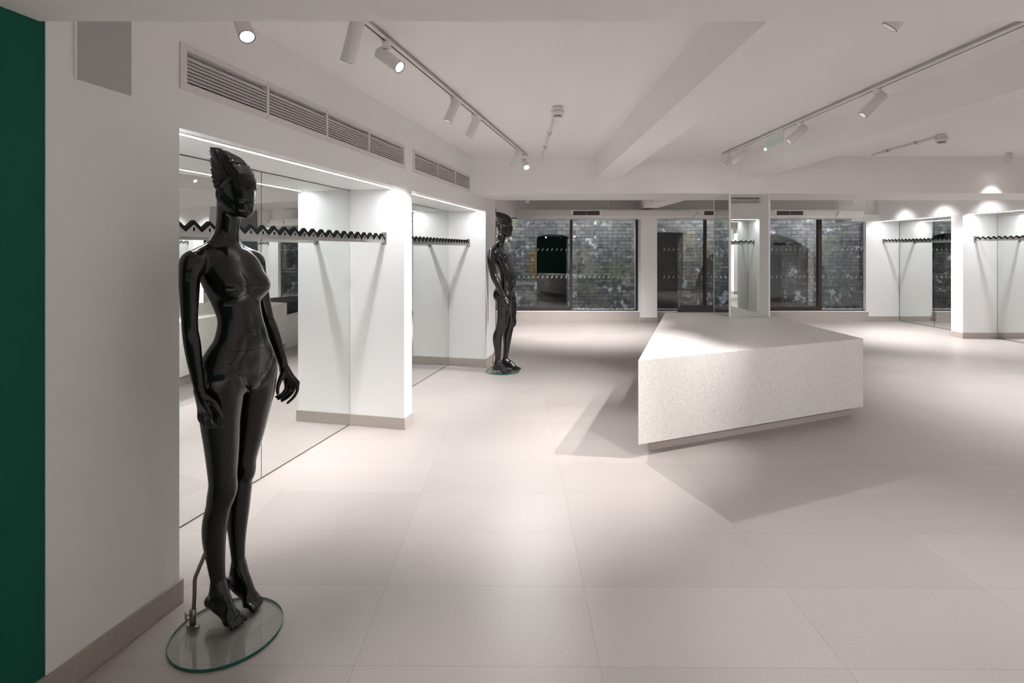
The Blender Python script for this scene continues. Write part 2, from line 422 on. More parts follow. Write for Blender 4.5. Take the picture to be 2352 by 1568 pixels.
# right hand wall: niches between pilasters
RH = 2.17
w = MB()
w.box(7.745, 8.6, 11.62, 11.715, 0, RH)                   # pilaster 1
w.box(7.87, 8.6, 9.272, 9.52, 0, RH)                   # pilaster 2
w.box(7.87, 8.6, 6.80, 7.02, 0, RH)                    # pilaster beyond the frame
w.box(8.49, 8.6, 2.0, 12.1, 0, CZ)
w.box(7.9, 8.6, 6.6, 12.1, RH, CZ)
w.box(7.3, 7.9, 11.42, 12.0, RH, 2.31)
struct('wall_right', w, M['wall'])
b = MB()
b.box(7.733, 8.47, 11.608, 11.70, 0, .1); b.box(7.858, 8.47, 9.26, 9.532, 0, .1); b.box(7.858, 8.47, 6.79, 7.03, 0, .1)
struct('baseboard_right', b, M['skirt'], bevel=.002)

# a niche wall to the right of the camera (seen only in the mirrored column)
w = MB()
w.box(3.6, 4.12, 1.6, 2.19, 0, CZ); w.box(4.99, 8.6, 1.6, 2.19, 0, CZ); w.box(4.12, 4.99, 1.58, 1.66, 0, CZ)
w.box(4.12, 4.99, 1.66, 2.19, RH, 2.50); w.box(4.12, 4.99, 1.66, 2.19, 2.60, CZ)
w.box(3.6, 3.7, -4, 1.6, 0, CZ)
struct('wall_right_near', w, M['wall'])
struct('wall_front', MB().box(-4, 3.7, -4.1, -4, 0, CZ), M['green'])

# window wall
GY = 11.70; WZ0, WZ1 = .216, 2.258
w = MB()
w.box(-6, 8.0, 11.55, 12.0, WZ1, CZ)
struct('wall_back', w, M['wall'])
struct('trim_2', MB().box(-6, 7.733, 11.52, 11.95, 0, WZ0 - .012), M['skirt'])
struct('trim_3', MB().box(-6, 7.733, 11.51, 11.95, WZ0 - .012, WZ0), M['white'], bevel=.003)
struct('wall_pillar', MB().box(2.77, 3.12, 11.42, 12.0, 0, CZ), M['wall'])
struct('baseboard_back', MB().box(2.758, 3.132, 11.408, 11.44, 0, .1), M['skirt'], bevel=.002)

def mark(mb, cx, cz, s, y):
    """small frosted pinwheel mark: two swept blades and two short ones"""
    pts = []
    R = [1.0, .30, .40, .26, 1.0, .30, .40, .26]
    A = [60, 100, 150, 200, 240, 280, 330, 20]
    poly = [(cx + s * r * math.cos(math.radians(a)), cz + s * r * math.sin(math.radians(a))) for r, a in zip(R, A)]
    mb.prism(poly, y - .002, y - .0005, 'xz')

def window(name, x0, x1, mull, jr, marks, leaf=None):
    root = MB()
    root.box(x0, x0 + .035, GY - .03, GY + .04, WZ0, WZ1)
    if jr: root.box(x1 - jr, x1, GY - .03, GY + .04, WZ0, WZ1)
    root.box(x0, x1, GY - .03, GY + .04, WZ1 - .02, WZ1); root.box(x0, x1, GY - .03, GY + .04, WZ0, WZ0 + .018)
    o = root.build(name, M['blackframe'], base=[(x0 + x1) / 2, GY, WZ0], kind='structure')
    for (mx, mw) in mull:
        MB().box(mx - mw / 2, mx + mw / 2, GY - .035, GY + .045, WZ0, WZ1).build('mullion', M['frame'], o, bevel=.003)
    if leaf:
        MB().box(leaf[0], leaf[1], GY - .03, GY + .03, WZ0 + .018, WZ0 + .088).build('bottom_rail', M['frame'], o, bevel=.003)
    MB().box(x0 + .03, x1 - .005, GY - .004, GY + .004, WZ0 + .01, WZ1 - .01).build('pane', M['pane'], o)
    mk = MB()
    for z in (1.558, .955):
        for k in range(marks[1]):
            mark(mk, marks[0] + k * .1035, z, .047, GY - .004)
    mk.build('frosted_marks', M['frost'], o)
    return o
window('window_1', -2.2, 2.76, [(1.304, .05), (-.6, .05)], .035, (-.36, 30), (-.6, 1.28))
window('window_2', 3.13, 5.55, [(4.25, .055)], .035, (3.35, 20))
window('window_3', 5.56, 7.745, [(6.765, .085)], 0, (5.72, 20), (5.6, 6.73))

# ------------------------------------------------------------------ yard behind the windows
def arch_pts(x0, x1, zs, zt, n=16):
    cx = (x0 + x1) / 2; a = (x1 - x0) / 2
    return [(cx - a * math.cos(PI * i / n), zs + (zt - zs) * math.sin(PI * i / n)) for i in range(n + 1)]
BY = 13.0
poly = [(-4, 0)]
for (x0, x1, zs, zt) in ((.607, 1.396, 1.84, 1.94), (3.0, 4.17, 1.97, 1.99), (4.47, 7.80, .45, 1.97)):
    poly += [(x0, 0)] + arch_pts(x0, x1, zs, zt, 20 if x1 > 5 else 10) + [(x1, 0)]
poly += [(12, 0), (12, 4), (-4, 4)]
mb = MB(); mb.prism(poly, BY, BY + .38, 'xz')
struct('wall_brick_outside', mb, M['brick'])
mb = MB(); mb.prism([(4.3, 0), (6.3, 0), (6.3, 1.72), (6.50, 1.80), (6.70, 1.80), (6.90, 1.72), (6.90, 0), (8, 0), (8, 2.1), (4.3, 2.1)], BY + .381, BY + .6, 'xz')
struct('wall_recess_outside', mb, M['brick2'])
struct('trim_4', MB().box(4.172, 4.468, BY - .05, BY + .001, 0, 2.0), M['pier'])
struct('trim_5', MB().box(1.372, 1.60, BY - .02, BY + .40, 0, 1.83), M['stoneblock'])
struct('wall_void_outside', MB().box(-4, 12, 16, 16.1, 0, 4), M['dark'])
struct('ground_outside', MB().box(-4, 12, 11.95, 16.1, -.1, 0.0), M['ground'])
mb = MB()
for k in range(260):
    x = random.choice([random.uniform(1.36, 2.70), random.uniform(3.2, 4.2), random.uniform(6.85, 7.8)])
    r = random.uniform(.010, .024)
    mb.sphere((x, random.uniform(11.82, 11.92), WZ0 + .4 * r), (r * 1.4, r, r * .8), 6, 4)
gv = mb.build('gravel', M['gravel']); gv['kind'] = 'stuff'
tag(gv, 'white pebbles strewn along the outside of the window sill', 'gravel')

# ------------------------------------------------------------------ mirrors, light strips, rails
def mirror_panel(label, frame, x0, x1, y0, y1, z0, z1, group):
    cx, cy = (x0 + x1) / 2, (y0 + y1) / 2
    t = thing('mirror_panel', label, 'mirror', (cx, cy, z0), frame, group)
    MB().box(x0, x1, y0, y1, z0, z1).build('mirror_glass', M['mirror'], t)
    e = MB(); g = .0025
    if abs(x1 - x0) < abs(y1 - y0):
        e.box(x0 - .002, x1 - .001, y0 - g, y0, z0, z1).box(x0 - .002, x1 - .001, y1, y1 + g, z0, z1)
        e.box(x0 - .002, x1 - .001, y0, y1, z0 - .006, z0).box(x0 - .002, x1 - .001, y0, y1, z1, z1 + .002)
    else:
        e.box(x0 - g, x0, y0 - .001, y1 + .001, z0, z1).box(x1, x1 + g, y0 - .001, y1 + .001, z0, z1)
        e.box(x0, x1, y0, y1, z0 - .006, z0).box(x0, x1, y0, y1, z1, z1 + .004)
    e.build('edge_line', M['edge'], t)
    return t
G = 'wall mirrors in the left niches'
mirror_panel('large wall mirror directly behind the nearest black mannequin', FR_LEFT, MN - .006, MN, S0 - .02, 3.077, .008, SOF - .006, G)
mirror_panel('wall mirror between the nearest mannequin and the white pilaster', FR_LEFT, MN - .006, MN, 3.083, S1 - .003, .008, SOF - .006, G)
mirror_panel('mirror at the back of the second left niche before the far mannequin', FR_LEFT, MN - .006, MN, S2 + .003, S3 - .003, .008, SOF - .006, G)
G = 'wall mirrors in the right niches'
mirror_panel('right hand mirror meeting the white niche end beside the last window', FR_ID, 8.47, 8.476, 10.66, 11.60, .008, RH - .006, G)
mirror_panel('right hand mirror partly hidden behind the nearer white pilaster', FR_ID, 8.47, 8.476, 9.523, 10.654, .008, RH - .006, G)
mirror_panel('right hand mirror at the edge of the photo beyond the nearer pilaster', FR_ID, 8.47, 8.476, 7.023, 9.269, .008, RH - .006, G)
mirror_panel('mirror in the niche seen only in the mirrored column', FR_ID, 4.123, 4.987, 1.661, 1.667, .008, RH - .006, None)

def led(label, frame, x0, x1, y0, y1, z):
    t = thing('light_strip', label, 'light', ((x0 + x1) / 2, (y0 + y1) / 2, z - .006), frame, 'glowing light strips under the niche heads')
    MB().box(x0, x1, y0, y1, z - .004, z - .0008).build('diffuser', M['led'], t)
    e = MB()
    if x1 - x0 < y1 - y0:
        e.box(x0 - .004, x0, y0, y1, z - .006, z).box(x1, x1 + .004, y0, y1, z - .006, z)
    else:
        e.box(x0, x1, y0 - .004, y0, z - .006, z).box(x0, x1, y1, y1 + .004, z - .006, z)
    e.build('channel', M['white'], t)
led('glowing strip light above the nearest mannequin in the first left niche', FR_LEFT, FN - .090, FN - .066, S0 + .01, S1 - .06, SOF)
led('shorter glowing strip light in the second left niche past the pilaster', FR_LEFT, FN - .090, FN - .066, S2 + .01, S3 - .06, SOF)
led('strip light under the right hand niche head next to the last window', FR_ID, 7.97, 7.994, 9.56, 11.58, RH)
led('strip light under the right hand niche head at the edge of the photo', FR_ID, 7.97, 7.994, 7.05, 9.25, RH)
led('strip light in the niche seen only in the mirrored column', FR_ID, 4.15, 4.96, 2.08, 2.098, RH)

def rail(label, frame, xc, y0, y1, zt, group, axis='y', wall=(True, True)):
    """zigzag hanging rail along local y (or x); zt = top of the peaks"""
    p, hs, dp = .1, .0075, .022
    base = (xc, y0, zt - .085) if axis == 'y' else (y0, xc, zt - .085)
    t = thing('hanging_rail', label, 'clothes rail', base, frame, group)
    pl = 'yz' if axis == 'y' else 'xz'
    n = int(round((y1 - y0 - .02) / p)); st = (y1 - y0 - .02) / n
    ys = [y0 + .01 + st * i / 2 for i in range(2 * n + 1)]
    zs = [zt - .048 + (.0385 if i % 2 else 0) for i in range(2 * n + 1)]     # centre line of the zigzag
    up = [(y, z + hs * 1.3) for y, z in zip(ys, zs)]; dn = [(y, z - hs * 1.3) for y, z in zip(ys, zs)]
    mb = MB()
    for i in range(2 * n):
        mb.prism([dn[i], dn[i + 1], up[i + 1], up[i]], xc - dp / 2, xc + dp / 2, pl)
    mb.build('zigzag_bar', M['black'], t)
    # folded grey sheet under the zigzag: front plate with a round hole in each tooth, and a floor
    mb = MB(); xf = xc + dp / 2 - .004
    zb = zt - .077
    for side in (xc + dp / 2 - .005, xc - dp / 2 + .002):
        for i in range(n):
            ya, ym, yb = ys[2 * i], ys[2 * i + 1], ys[2 * i + 2]
            zv, zp = zs[0] - .009, zs[1] - .009
            c = (ym, zv + .012); r = .0095
            ring = [(c[0] + r * math.cos(a), c[1] + r * math.sin(a)) for a in [PI / 2 + 2 * PI * k / 12 for k in range(12)]]
            outer = [(ym, zp), (ym - (ym - ya) * .42, zp - .42 * (zp - zv)), (ym - (ym - ya) * .75, zp - .75 * (zp - zv)), (ya, zv), (ya, (zv + zb) / 2), (ya, zb), (ym, zb),
                     (yb, zb), (yb, (zv + zb) / 2), (yb, zv), (ym + (yb - ym) * .75, zp - .75 * (zp - zv)), (ym + (yb - ym) * .42, zp - .42 * (zp - zv))]
            for k in range(12):
                kk = (k + 1) % 12
                mb.prism([outer[k], outer[kk], ring[kk], ring[k]], side, side + .003, pl)
    if axis == 'y': mb.box(xc - dp / 2, xc + dp / 2, y0 + .01, y1 - .01, zb - .002, zb + .001)
    else: mb.box(y0 + .01, y1 - .01, xc - dp / 2, xc + dp / 2, zb - .002, zb + .001)
    mb.build('folded_sheet', M['steel'], t)
    for k, yy in enumerate((y0, y1)):
        if not wall[k]: continue
        ya, yb = (yy, yy + .008) if k == 0 else (yy - .008, yy)
        h0, h1 = zt - .094, zt + .012; w2 = .021
        poly = []
        for (cx, cz, a0) in ((xc + w2 - .007, h1 - .007, 0), (xc - w2 + .007, h1 - .007, 90), (xc - w2 + .007, h0 + .007, 180), (xc + w2 - .007, h0 + .007, 270)):
            for a in (0, 30, 60, 90):
                poly.append((cx + .007 * math.cos(math.radians(a0 + a)), cz + .007 * math.sin(math.radians(a0 + a))))
        mb = MB(); mb.prism(poly, ya, yb, 'xz' if axis == 'y' else 'yz')
        mb.build('end_plate', M['greymetal'], t)
    return t
G = 'zigzag hanging rails'
rail('black zigzag hanging rail crossing behind the nearest mannequin', FR_LEFT, -2.105, S0 + .002, S1 - .001, 1.672, G)
rail('zigzag hanging rail in the second left niche behind the pilaster', FR_LEFT, -2.16, S2 + .001, S3 - .001, 1.672, G)
rail('zigzag hanging rail on the right next to the last window', FR_ID, 8.13, 9.521, 11.619, 1.78, G)
rail('zigzag hanging rail cut by the right edge of the photo', FR_ID, 8.08, 7.021, 9.271, 1.775, G)
rail('zigzag hanging rail seen only in the mirrored column', FR_ID, 1.95, 4.121, 4.989, 1.745, G, axis='x')

# ------------------------------------------------------------------ air grilles and wall panel
def air_grille(label, frame, xf, y0, y1, z0, z1, div, depth=.12, fins=True):
    t = thing('air_grille', label, 'vent', (xf, (y0 + y1) / 2, z0), frame, 'slatted air grilles above the left niches')
    fr = MB(); e = .035
    fr.box(xf, xf + .006, y0 - e, y1 + e, z1, z1 + .026).box(xf, xf + .006, y0 - e, y1 + e, z0 - .034, z0)
    fr.box(xf, xf + .006, y0 - e, y0, z0, z1).box(xf, xf + .006, y1, y1 + e, z0, z1)
    fr.build('frame', M['grille'], t, bevel=.0015)
    cuts = [y0] + list(div) + [y1]
    for d in div:
        MB().box(xf - .05, xf + .0055, d - .009, d + .009, z0, z1).build('divider', M['grille'], t)
    sl = MB(); n = 7
    for k in range(n):
        z = z0 + .018 + (z1 - z0 - .048) * k / (n - 1)
        sl.v += [(xf + .001, y0, z - .0085), (xf + .001, y1, z - .0085), (xf - .014, y1, z + .0075), (xf - .014, y0, z + .0075)]
        o = len(sl.v) - 4
        sl.v += [(xf + .001, y0, z - .005), (xf + .001, y1, z - .005), (xf - .014, y1, z + .011), (xf - .014, y0, z + .011)]
        for q in ((0, 1, 2, 3), (7, 6, 5, 4), (0, 4, 5, 1), (1, 5, 6, 2), (2, 6, 7, 3), (3, 7, 4, 0)): sl.quad([o + i for i in q])
    sl.build('slats', M['grille'], t)
    fn = MB(); k = int((y1 - y0) / .022)
    for i in range(1, k):
        y = y0 + (y1 - y0) * i / k
        fn.box(xf - .06, xf - .028, y - .0012, y + .0012, z0, z1)
    fn.build('rear_fins', M['grille'], t)
    MB().box(xf - depth, xf - depth + .01, y0 + .001, y1 - .001, z0, z1).build('duct_back', M['dark'], t)
    for d in [y0 + .05] + list(div) + [y1 - .05]:
        for z in (z1 + .013, z0 - .017):
            MB().tube([(xf + .006, d, z), (xf + .0085, d, z)], .006, 10).build('screw_head', M['grille'], t)
air_grille('long white air grille of four sections above the nearest niche', FR_LEFT, FN, 1.95, 4.19, V0, V1, (2.478, 3.039, 3.591))
air_grille('shorter white air grille of three sections above the second niche', FR_LEFT, FN, 4.427, 6.02, V0, V1, (5.0, 5.52))
air_grille('small air grille seen only in the mirrored column', Matrix.Rotation(PI / 2, 4, 'Z'), 2.19, -4.98, -4.13, 2.50, 2.60, ())

t = thing('access_panel', 'flat grey metal panel high on the white wall beside the green', 'panel', (FN, 1.58, 2.128), FR_LEFT)
MB().box(FN, FN + .004, 1.478, 1.686, 2.128, 2.60).build('cover', M['panel'], t)
MB().box(FN, FN + .008, 1.468, 1.476, 2.128, 2.60).build('edge_strip', M['white'], t)

# ------------------------------------------------------------------ counter, column, bench
A = (.925, 3.893); B = (3.214, 4.86); Cc = (3.207, 6.95); Dd = (2.005, 6.95)
ZT, ZB = .722, .10
t = thing('counter', 'large pale speckled stone counter block with a slanted front', 'counter', (2.3, 5.6, 0))
MB().prism([A, B, Cc, Dd], ZB, ZT).build('stone_block', M['counter'], t, bevel=.003)
MB().prism([(1.035, 4.05), (3.145, 4.94), (3.14, 6.87), (2.06, 6.87)], 0, ZB).build('plinth', M['skirt'], t)
MB().prism([(2.05, 6.951), (3.2, 6.951), (3.2, 8.2), (2.5, 8.2)], .0, .52).build('low_step', M['counter'], t, bevel=.003)

t = thing('bench_cushion', 'dark navy padded bench block standing behind the stone counter', 'bench', (2.7, 7.5, .521))
MB().prism([(2.14, 6.96), (3.2, 6.96), (3.2, 8.1), (2.55, 8.1)], .521, .702).build('pad', M['navy'], t, bevel=.03)
MB().prism([(2.150, 6.957), (3.19, 6.957), (3.19, 6.961), (2.151, 6.961)], .60, .606).build('seam_piping', M['black'], t)

t = thing('mirrored_column', 'square column clad in mirror standing on the stone counter', 'column', (2.886, 6.70, ZT))
x0, x1, y0, y1, z0, z1 = 2.637, 3.134, 6.447, 6.945, ZT + .001, 2.2245
MB().box(x0 + .012, x1 - .012, y0 + .012, y1 - .012, z0, z1).build('core', M['white'], t)
MB().box(x0 + .02, x1 - .02, y0, y0 + .011, z0 + .004, z1 - .012).build('mirror_face', M['mirror'], t)
MB().box(x0 + .02, x1 - .02, y1 - .011, y1, z0 + .004, z1 - .012).build('mirror_face', M['mirror'], t)
MB().box(x0, x0 + .011, y0 + .02, y1 - .02, z0 + .004, z1 - .012).build('mirror_face', M['mirror'], t)
MB().box(x1 - .011, x1, y0 + .02, y1 - .02, z0 + .004, z1 - .012).build('mirror_face', M['mirror'], t)
for (cx, cy) in ((x0, y0), (x1 - .02, y0), (x0, y1 - .02), (x1 - .02, y1 - .02)):
    MB().box(cx, cx + .02, cy, cy + .02, z0, z1).build('corner_strip', M['white'], t)
MB().box(x0 - .001, x1 + .001, y0 - .001, y1 + .001, z1 - .012, z1).build('top_strip', M['white'], t)

# ------------------------------------------------------------------ lighting tracks, spotlights, detectors
TZ = CZ - .033
def track(label, p0, p1):
    p0 = Vector((*p0, 0)); p1 = Vector((*p1, 0)); L = (p1 - p0).length
    fr = Matrix.Translation((p0.x, p0.y, 0)) @ Matrix.Rotation(math.atan2(p1.y - p0.y, p1.x - p0.x), 4, 'Z')
    t = thing('lighting_track', label, 'track', (L / 2, 0, TZ), fr)
    mb = MB(); mb.box(0, L, -.018, -.006, TZ, CZ).box(0, L, .006, .018, TZ, CZ).box(0, L, -.018, .018, TZ + .012, CZ)
    mb.build('rail_body', M['white'], t)
    MB().box(.002, L - .002, -.006, .006, TZ + .002, TZ + .012).build('slot', M['trackslot'], t)
    for e in (-.03, L): MB().box(e, e + .03, -.018, .018, TZ, CZ).build('end_feed', M['white'], t)
LT = lambda y: -1.361 + .242 * y      # left track x at y
track('white lighting track on the ceiling along the left niches', (LT(1.77), 1.77), (LT(6.30), 6.30))
track('white lighting track on the ceiling beside the right hand beam', (2.56, 1.77), (2.475, 6.20))

SPOTS = []
def spot(label, px, py, aim, power, ztop=None, drop=.075, size=60, L=.165, r=.034, blend=1.0, col=(1, .98, .965), back=.06, lensr=.02):
    """track spotlight hanging from (px,py,ztop); aim = direction of the beam"""
    ztop = TZ if ztop is None else ztop
    a = Vector(aim).normalized()
    t = thing('track_spotlight', label, 'spotlight', (px, py, ztop), FR_ID, 'white tube spotlights on the ceiling')
    pv = Vector((px, py, ztop - drop))
    MB().lathe([(.0, 0), (.024, 0), (.026, -.004), (.026, -.012), (.024, -.014), (.024, -.022), (.022, -.034), (0, -.034)], (px, py, ztop), 24).build('adapter', M['white'], t)
    s_ = Vector((a.y, -a.x, 0)); s_ = s_.normalized() if s_.length > 1e-4 else Vector((1, 0, 0))
    off = .0
    mb = MB(); mb.tube([(px, py, ztop - .03), (px, py, ztop - drop - .002)], .0075, 10)
    mb.build('stem', M['white'], t)
    # housing: lathe about the beam axis
    q = Vector((0, 0, 1)).rotation_difference(a).to_matrix().to_4x4()
    c = pv - Vector((0, 0, r * .55)) * (1 - abs(a.z)) + a * 0
    def axial(prof, nm, mat, parent=t, n=28):
        mb = MB(); mb.lathe(prof, (0, 0, 0), n, cap=False)
        mb.v = [tuple(c + (q @ Vector(v))) for v in mb.v]
        return mb.build(nm, mat, parent)
    h = axial([(0, -back), (r - .005, -back), (r, -back + .005), (r, L - back - .002), (r - .001, L - back), (r - .004, L - back), (r - .004, L - back - .035), (0, L - back - .035)], 'housing', M['white'])
    axial([(r - .0042, L - back + .0005), (r - .0008, L - back + .001), (r - .0006, L - back - .002), (r - .0042, L - back - .003)], 'rim', M['edge'])
    axial([(r - .0045, L - back - .004), (lensr + .002, L - back - .032)], 'reflector', M['reflector'])
    axial([(0, L - back - .030), (lensr, L - back - .030), (lensr, L - back - .033), (0, L - back - .033)], 'lens', M['lens'])
    ld = D.lights.new('spot_beam', 'SPOT'); ld.energy = power; ld.spot_size = math.radians(size); ld.spot_blend = blend; ld.shadow_soft_size = .022; ld.color = col
    lo = D.objects.new('spot_beam', ld); COL.objects.link(lo); lo.parent = t
    lo.location = c + a * (L - back + .006) - Vector((px, py, ztop))
    lo.rotation_euler = a.to_track_quat('-Z', 'Y').to_euler()
    return t
P = 62
# left track
spot('white spotlight tube cut off by the ceiling soffit, pointing down above the long grille', LT(2.53), 2.53, (-.36, .34, -.87), P * .55, L=.20, size=52)
spot('lit white spotlight on the left track facing the middle of the room', LT(2.847), 2.847, (.75, -.30, -.60), P * .8)
spot('third white spotlight along the left track, tilted towards the wall', LT(3.868), 3.868, (-.38, -.12, -.92), P * .34, L=.17)
spot('fourth white spotlight along the left track, tilted towards the wall', LT(4.355), 4.355, (-.44, .1, -.88), P * .45, L=.17)
spot('dim spotlight second from the far end of the left track', LT(5.841), 5.841, (-.45, .05, -.88), P * .3)
spot('bright lit spotlight at the far end of the left track', LT(6.24), 6.24, (.20, -.74, -.64), P * .85)
# beside the mannequin, on its own ceiling point
spot('lit spotlight tube above the left end of the long grille', -1.20, 2.36, (.42, -.40, -.80), P * .35, ztop=CZ, drop=.13)
# right track
RT = lambda y: 2.56 - .0192 * (y - 1.77)
spot('white spotlight tube cut off by the ceiling soffit on the right', 1.66, 2.20, (-.50, .42, -.75), P, size=50, ztop=CZ, drop=.11, L=.18)
spot('largest white spotlight hanging on the right track', RT(3.67), 3.67, (-.62, .18, -.70), P, L=.19)
spot('middle white spotlight on the right track next to the pale indicator', RT(4.62), 4.62, (-.70, .16, -.66), P, L=.18)
spot('smallest white spotlight near the far end of the right track', RT(5.74), 5.74, (-.70, .16, -.66), P, L=.17)
spot('tiny spotlight turned away at the far end of the right track', RT(6.12), 6.12, (-.35, .10, -.75), P * .05, L=.12)
# beyond the bulkhead
spot('white spotlight under the bulkhead edge above the far mannequin', .24, 9.45, (.25, .20, -.85), P * 1.2, size=105, ztop=CZ, drop=.17, L=.19)
spot('white spotlight under the bulkhead edge left of the far beam end', 2.50, 9.3, (-.45, .20, -.80), P * 1.2, size=105, ztop=CZ, drop=.17, L=.19)
spot('white spotlight under the bulkhead edge above the last window', 6.05, 9.45, (.20, .10, -.85), P * 1.0, size=95, ztop=CZ, drop=.17, L=.19)
spot('white spotlight tip under the bulkhead right of the last window', 6.45, 9.7, (.40, -.2, -.8), P * 1.0, size=95, ztop=CZ, drop=.16, L=.19)
for y, wd in ((11.62, 'beside the last window'), (10.68, 'over the rail next to the last window'), (9.72, 'over the nearer white pilaster'), (8.80, 'at the edge of the photo')):  # unseen lamps, assumed from the light scallops above the right niches
    spot('assumed spotlight washing the right hand wall ' + wd, 7.42, y, (.42, 0, -.90), P * .09, ztop=CZ, drop=.04, size=92, L=.10, back=.03)
# assumed lamp grazing the bulkhead and the wall corner; then unseen fill lights around the camera
spot('assumed spotlight grazing the far bulkhead on the right', 5.82, 6.22, (0, .22, -.97), P * .14, ztop=CZ, drop=.04, size=60, L=.10, back=.03)
for (x, y, a, pw) in ((1.5, -.6, (.22, .9, -.42), 1.8), (2.7, .4, (.02, .9, -.50), 1.5), (5.6, 3.9, (.05, .2, -1), 3.0), (1.2, -2.6, (0, .3, -1), .8), (5.6, 5.6, (.10, .1, -.95), 2.4)):  # unseen lamps, added to brighten the counter front and the right-hand floor
    spot('added fill spotlight behind or beside the camera, out of view', x, y, a, P * .33 * pw, ztop=2.283 if y < 1.7 else CZ, size=74 if y < 1.7 else 110)

for x in (-1.0, .6, 2.3):  # unseen lamps, added so light bouncing off the floor lifts the left wall
    spot('added fill spotlight over the floor behind the camera, out of view', x, -1.6, (0, -.10, -1), P * 1.3, ztop=2.283, size=100)

# smoke detectors and their conduits
def detector(label, x, y):
    t = thing('smoke_detector', label, 'smoke detector', (x, y, CZ))
    MB().lathe([(0, 0), (.040, 0), (.040, -.028), (.036, -.034), (0, -.034)], (x, y, CZ), 28).build('base', M['plastic'], t)
    MB().lathe([(0, -.030), (.049, -.030), (.051, -.036), (.051, -.060), (.046, -.070), (0, -.070)], (x, y, CZ), 28).build('body', M['plastic'], t)
    MB().lathe([(.0495, -.0385), (.0515, -.0385), (.0515, -.041), (.0495, -.041)], (x, y, CZ), 28, cap=False).build('seam', M['dark'], t)
    mb = MB()
    for k in range(14):
        th = 2 * PI * k / 14
        mb.tube([(x + .036 * math.cos(th), y + .036 * math.sin(th), CZ - .069), (x + .033 * math.cos(th), y + .033 * math.sin(th), CZ - .088)], .0038, 6)
    mb.build('vent_ribs', M['plastic'], t)
    MB().lathe([(0, -.069), (.024, -.069), (.024, -.086), (0, -.086)], (x, y, CZ), 20).build('dark_chamber', M['dark'], t)
    MB().lathe([(0, -.086), (.037, -.086), (.032, -.094), (0, -.096)], (x, y, CZ), 28).build('cap', M['plastic'], t)
detector('round white smoke detector on the ceiling left of the first beam', .364, 4.24)
detector('round white smoke detector on the ceiling right of the second beam', 4.247, 5.25)
def conduit(label, p0, p1, clips, drop=0):
    t = thing('mounted_conduit', label, 'cable pipe', (p0[0], p0[1], CZ - .014))
    pts = [(p0[0], p0[1], CZ - .014), (p1[0], p1[1], CZ - .014)]
    if drop: pts += [(p1[0], p1[1] + .012, CZ - .03), (p1[0], p1[1] + .012, CZ - drop)]
    MB().tube(pts, .010, 12).build('pipe', M['white'], t)
    for k in clips:
        x = p0[0] + (p1[0] - p0[0]) * k; y = p0[1] + (p1[1] - p0[1]) * k
        MB().box(x - .024, x + .024, y - .006, y + .006, CZ - .006, CZ).box(x - .013, x + .013, y - .005, y + .005, CZ - .027, CZ).build('clip', M['greymetal'], t)
conduit('white cable pipe running from the left smoke detector to the bulkhead', (.362, 4.30), (.368, 6.42), (.40, .72), .05)
conduit('cable pipe running from the right smoke detector towards the bulkhead', (4.25, 5.31), (4.27, 6.30), (.28, .72))

t = thing('exit_sign', 'small pale green acrylic indicator blade hanging under the right track', 'sign light', (2.505, 5.08, TZ))
MB().box(2.502, 2.508, 4.90, 5.26, TZ - .115, TZ - .022).build('blade', M['acrylic'], t, bevel=.002)
MB().box(2.492, 2.518, 4.90, 5.26, TZ - .024, TZ).build('housing', M['white'], t, bevel=.002)
MB().sphere((2.505, 5.25, TZ - .112), .012, 10, 7).build('glow', M['exitglow'], t)

# ------------------------------------------------------------------ oval duct along the windows
t = thing('air_duct', 'white flat oval air duct above the windows', 'duct', (3.7, 11.2, 2.205))
z0, z1 = 2.207, 2.380; y0, y1 = 10.92, 11.54; xe = 7.28
sec = []
rr = .05
for (cy, cz, a0) in ((y1 - rr, z1 - rr, 0), (y0 + rr, z1 - rr, 90), (y0 + rr, z0 + rr, 180), (y1 - rr, z0 + rr, 270)):
    for a in range(0, 91, 15): sec.append((cy + rr * math.cos(math.radians(a0 + a)), cz + rr * math.sin(math.radians(a0 + a))))
mb = MB(); o = 0
stations = [(.10, 1.0)] + [(xe - .09 + .09 * math.sin(PI / 2 * k / 6), None) for k in range(7)]
cyy, czz = (y0 + y1) / 2, (z0 + z1) / 2
for i, (x, s_) in enumerate(stations):
    ins = 0 if s_ else .085 * (1 - math.cos(math.asin(min(1, (x - xe + .09) / .09))))
    for (y, z) in sec:
        fy = max(0, 1 - ins / ((y1 - y0) / 2)); fz = max(0.02, 1 - ins / ((z1 - z0) / 2))
        mb.v.append((x, cyy + (y - cyy) * fy, czz + (z - czz) * fz))
n = len(sec)
for i in range(len(stations) - 1):
    for j in range(n):
        jj = (j + 1) % n
        mb.quad((i * n + j, (i + 1) * n + j, (i + 1) * n + jj, i * n + jj), True)
mb.quad(range(n)); mb.quad([(len(stations) - 1) * n + j for j in range(n - 1, -1, -1)])
mb.build('shell', M['white'], t)
for (xa, xb) in ((1.26, 1.80), (3.95, 4.45), (5.44, 5.98)):
    MB().box(xa - .05, xb + .07, y0 - .008, y0 + .002, z0 + .03, z1 - .015).build('outlet_frame', M['grille'], t)
    mb = MB(); mb.box(xa, xb, y0 - .0095, y0 - .008, z0 + .057, z0 + .140); mb.build('outlet', M['dark'], t)
    mb = MB()
    for k in range(5): mb.box(xa, xb, y0 - .013, y0 - .0095, z0 + .062 + k * .0185, z0 + .0655 + k * .0185)
    mb.box((xa + xb) / 2 - .006, (xa + xb) / 2 + .006, y0 - .013, y0 - .0095, z0 + .057, z0 + .14)
    mb.build('outlet_slats', M['greymetal'], t)
for x in (2.0, 3.85, 6.75):
    MB().tube([(x, 11.0, z1 - .01), (x, 11.0, CZ)], .006, 8).build('hanger_rod', M['white'], t)
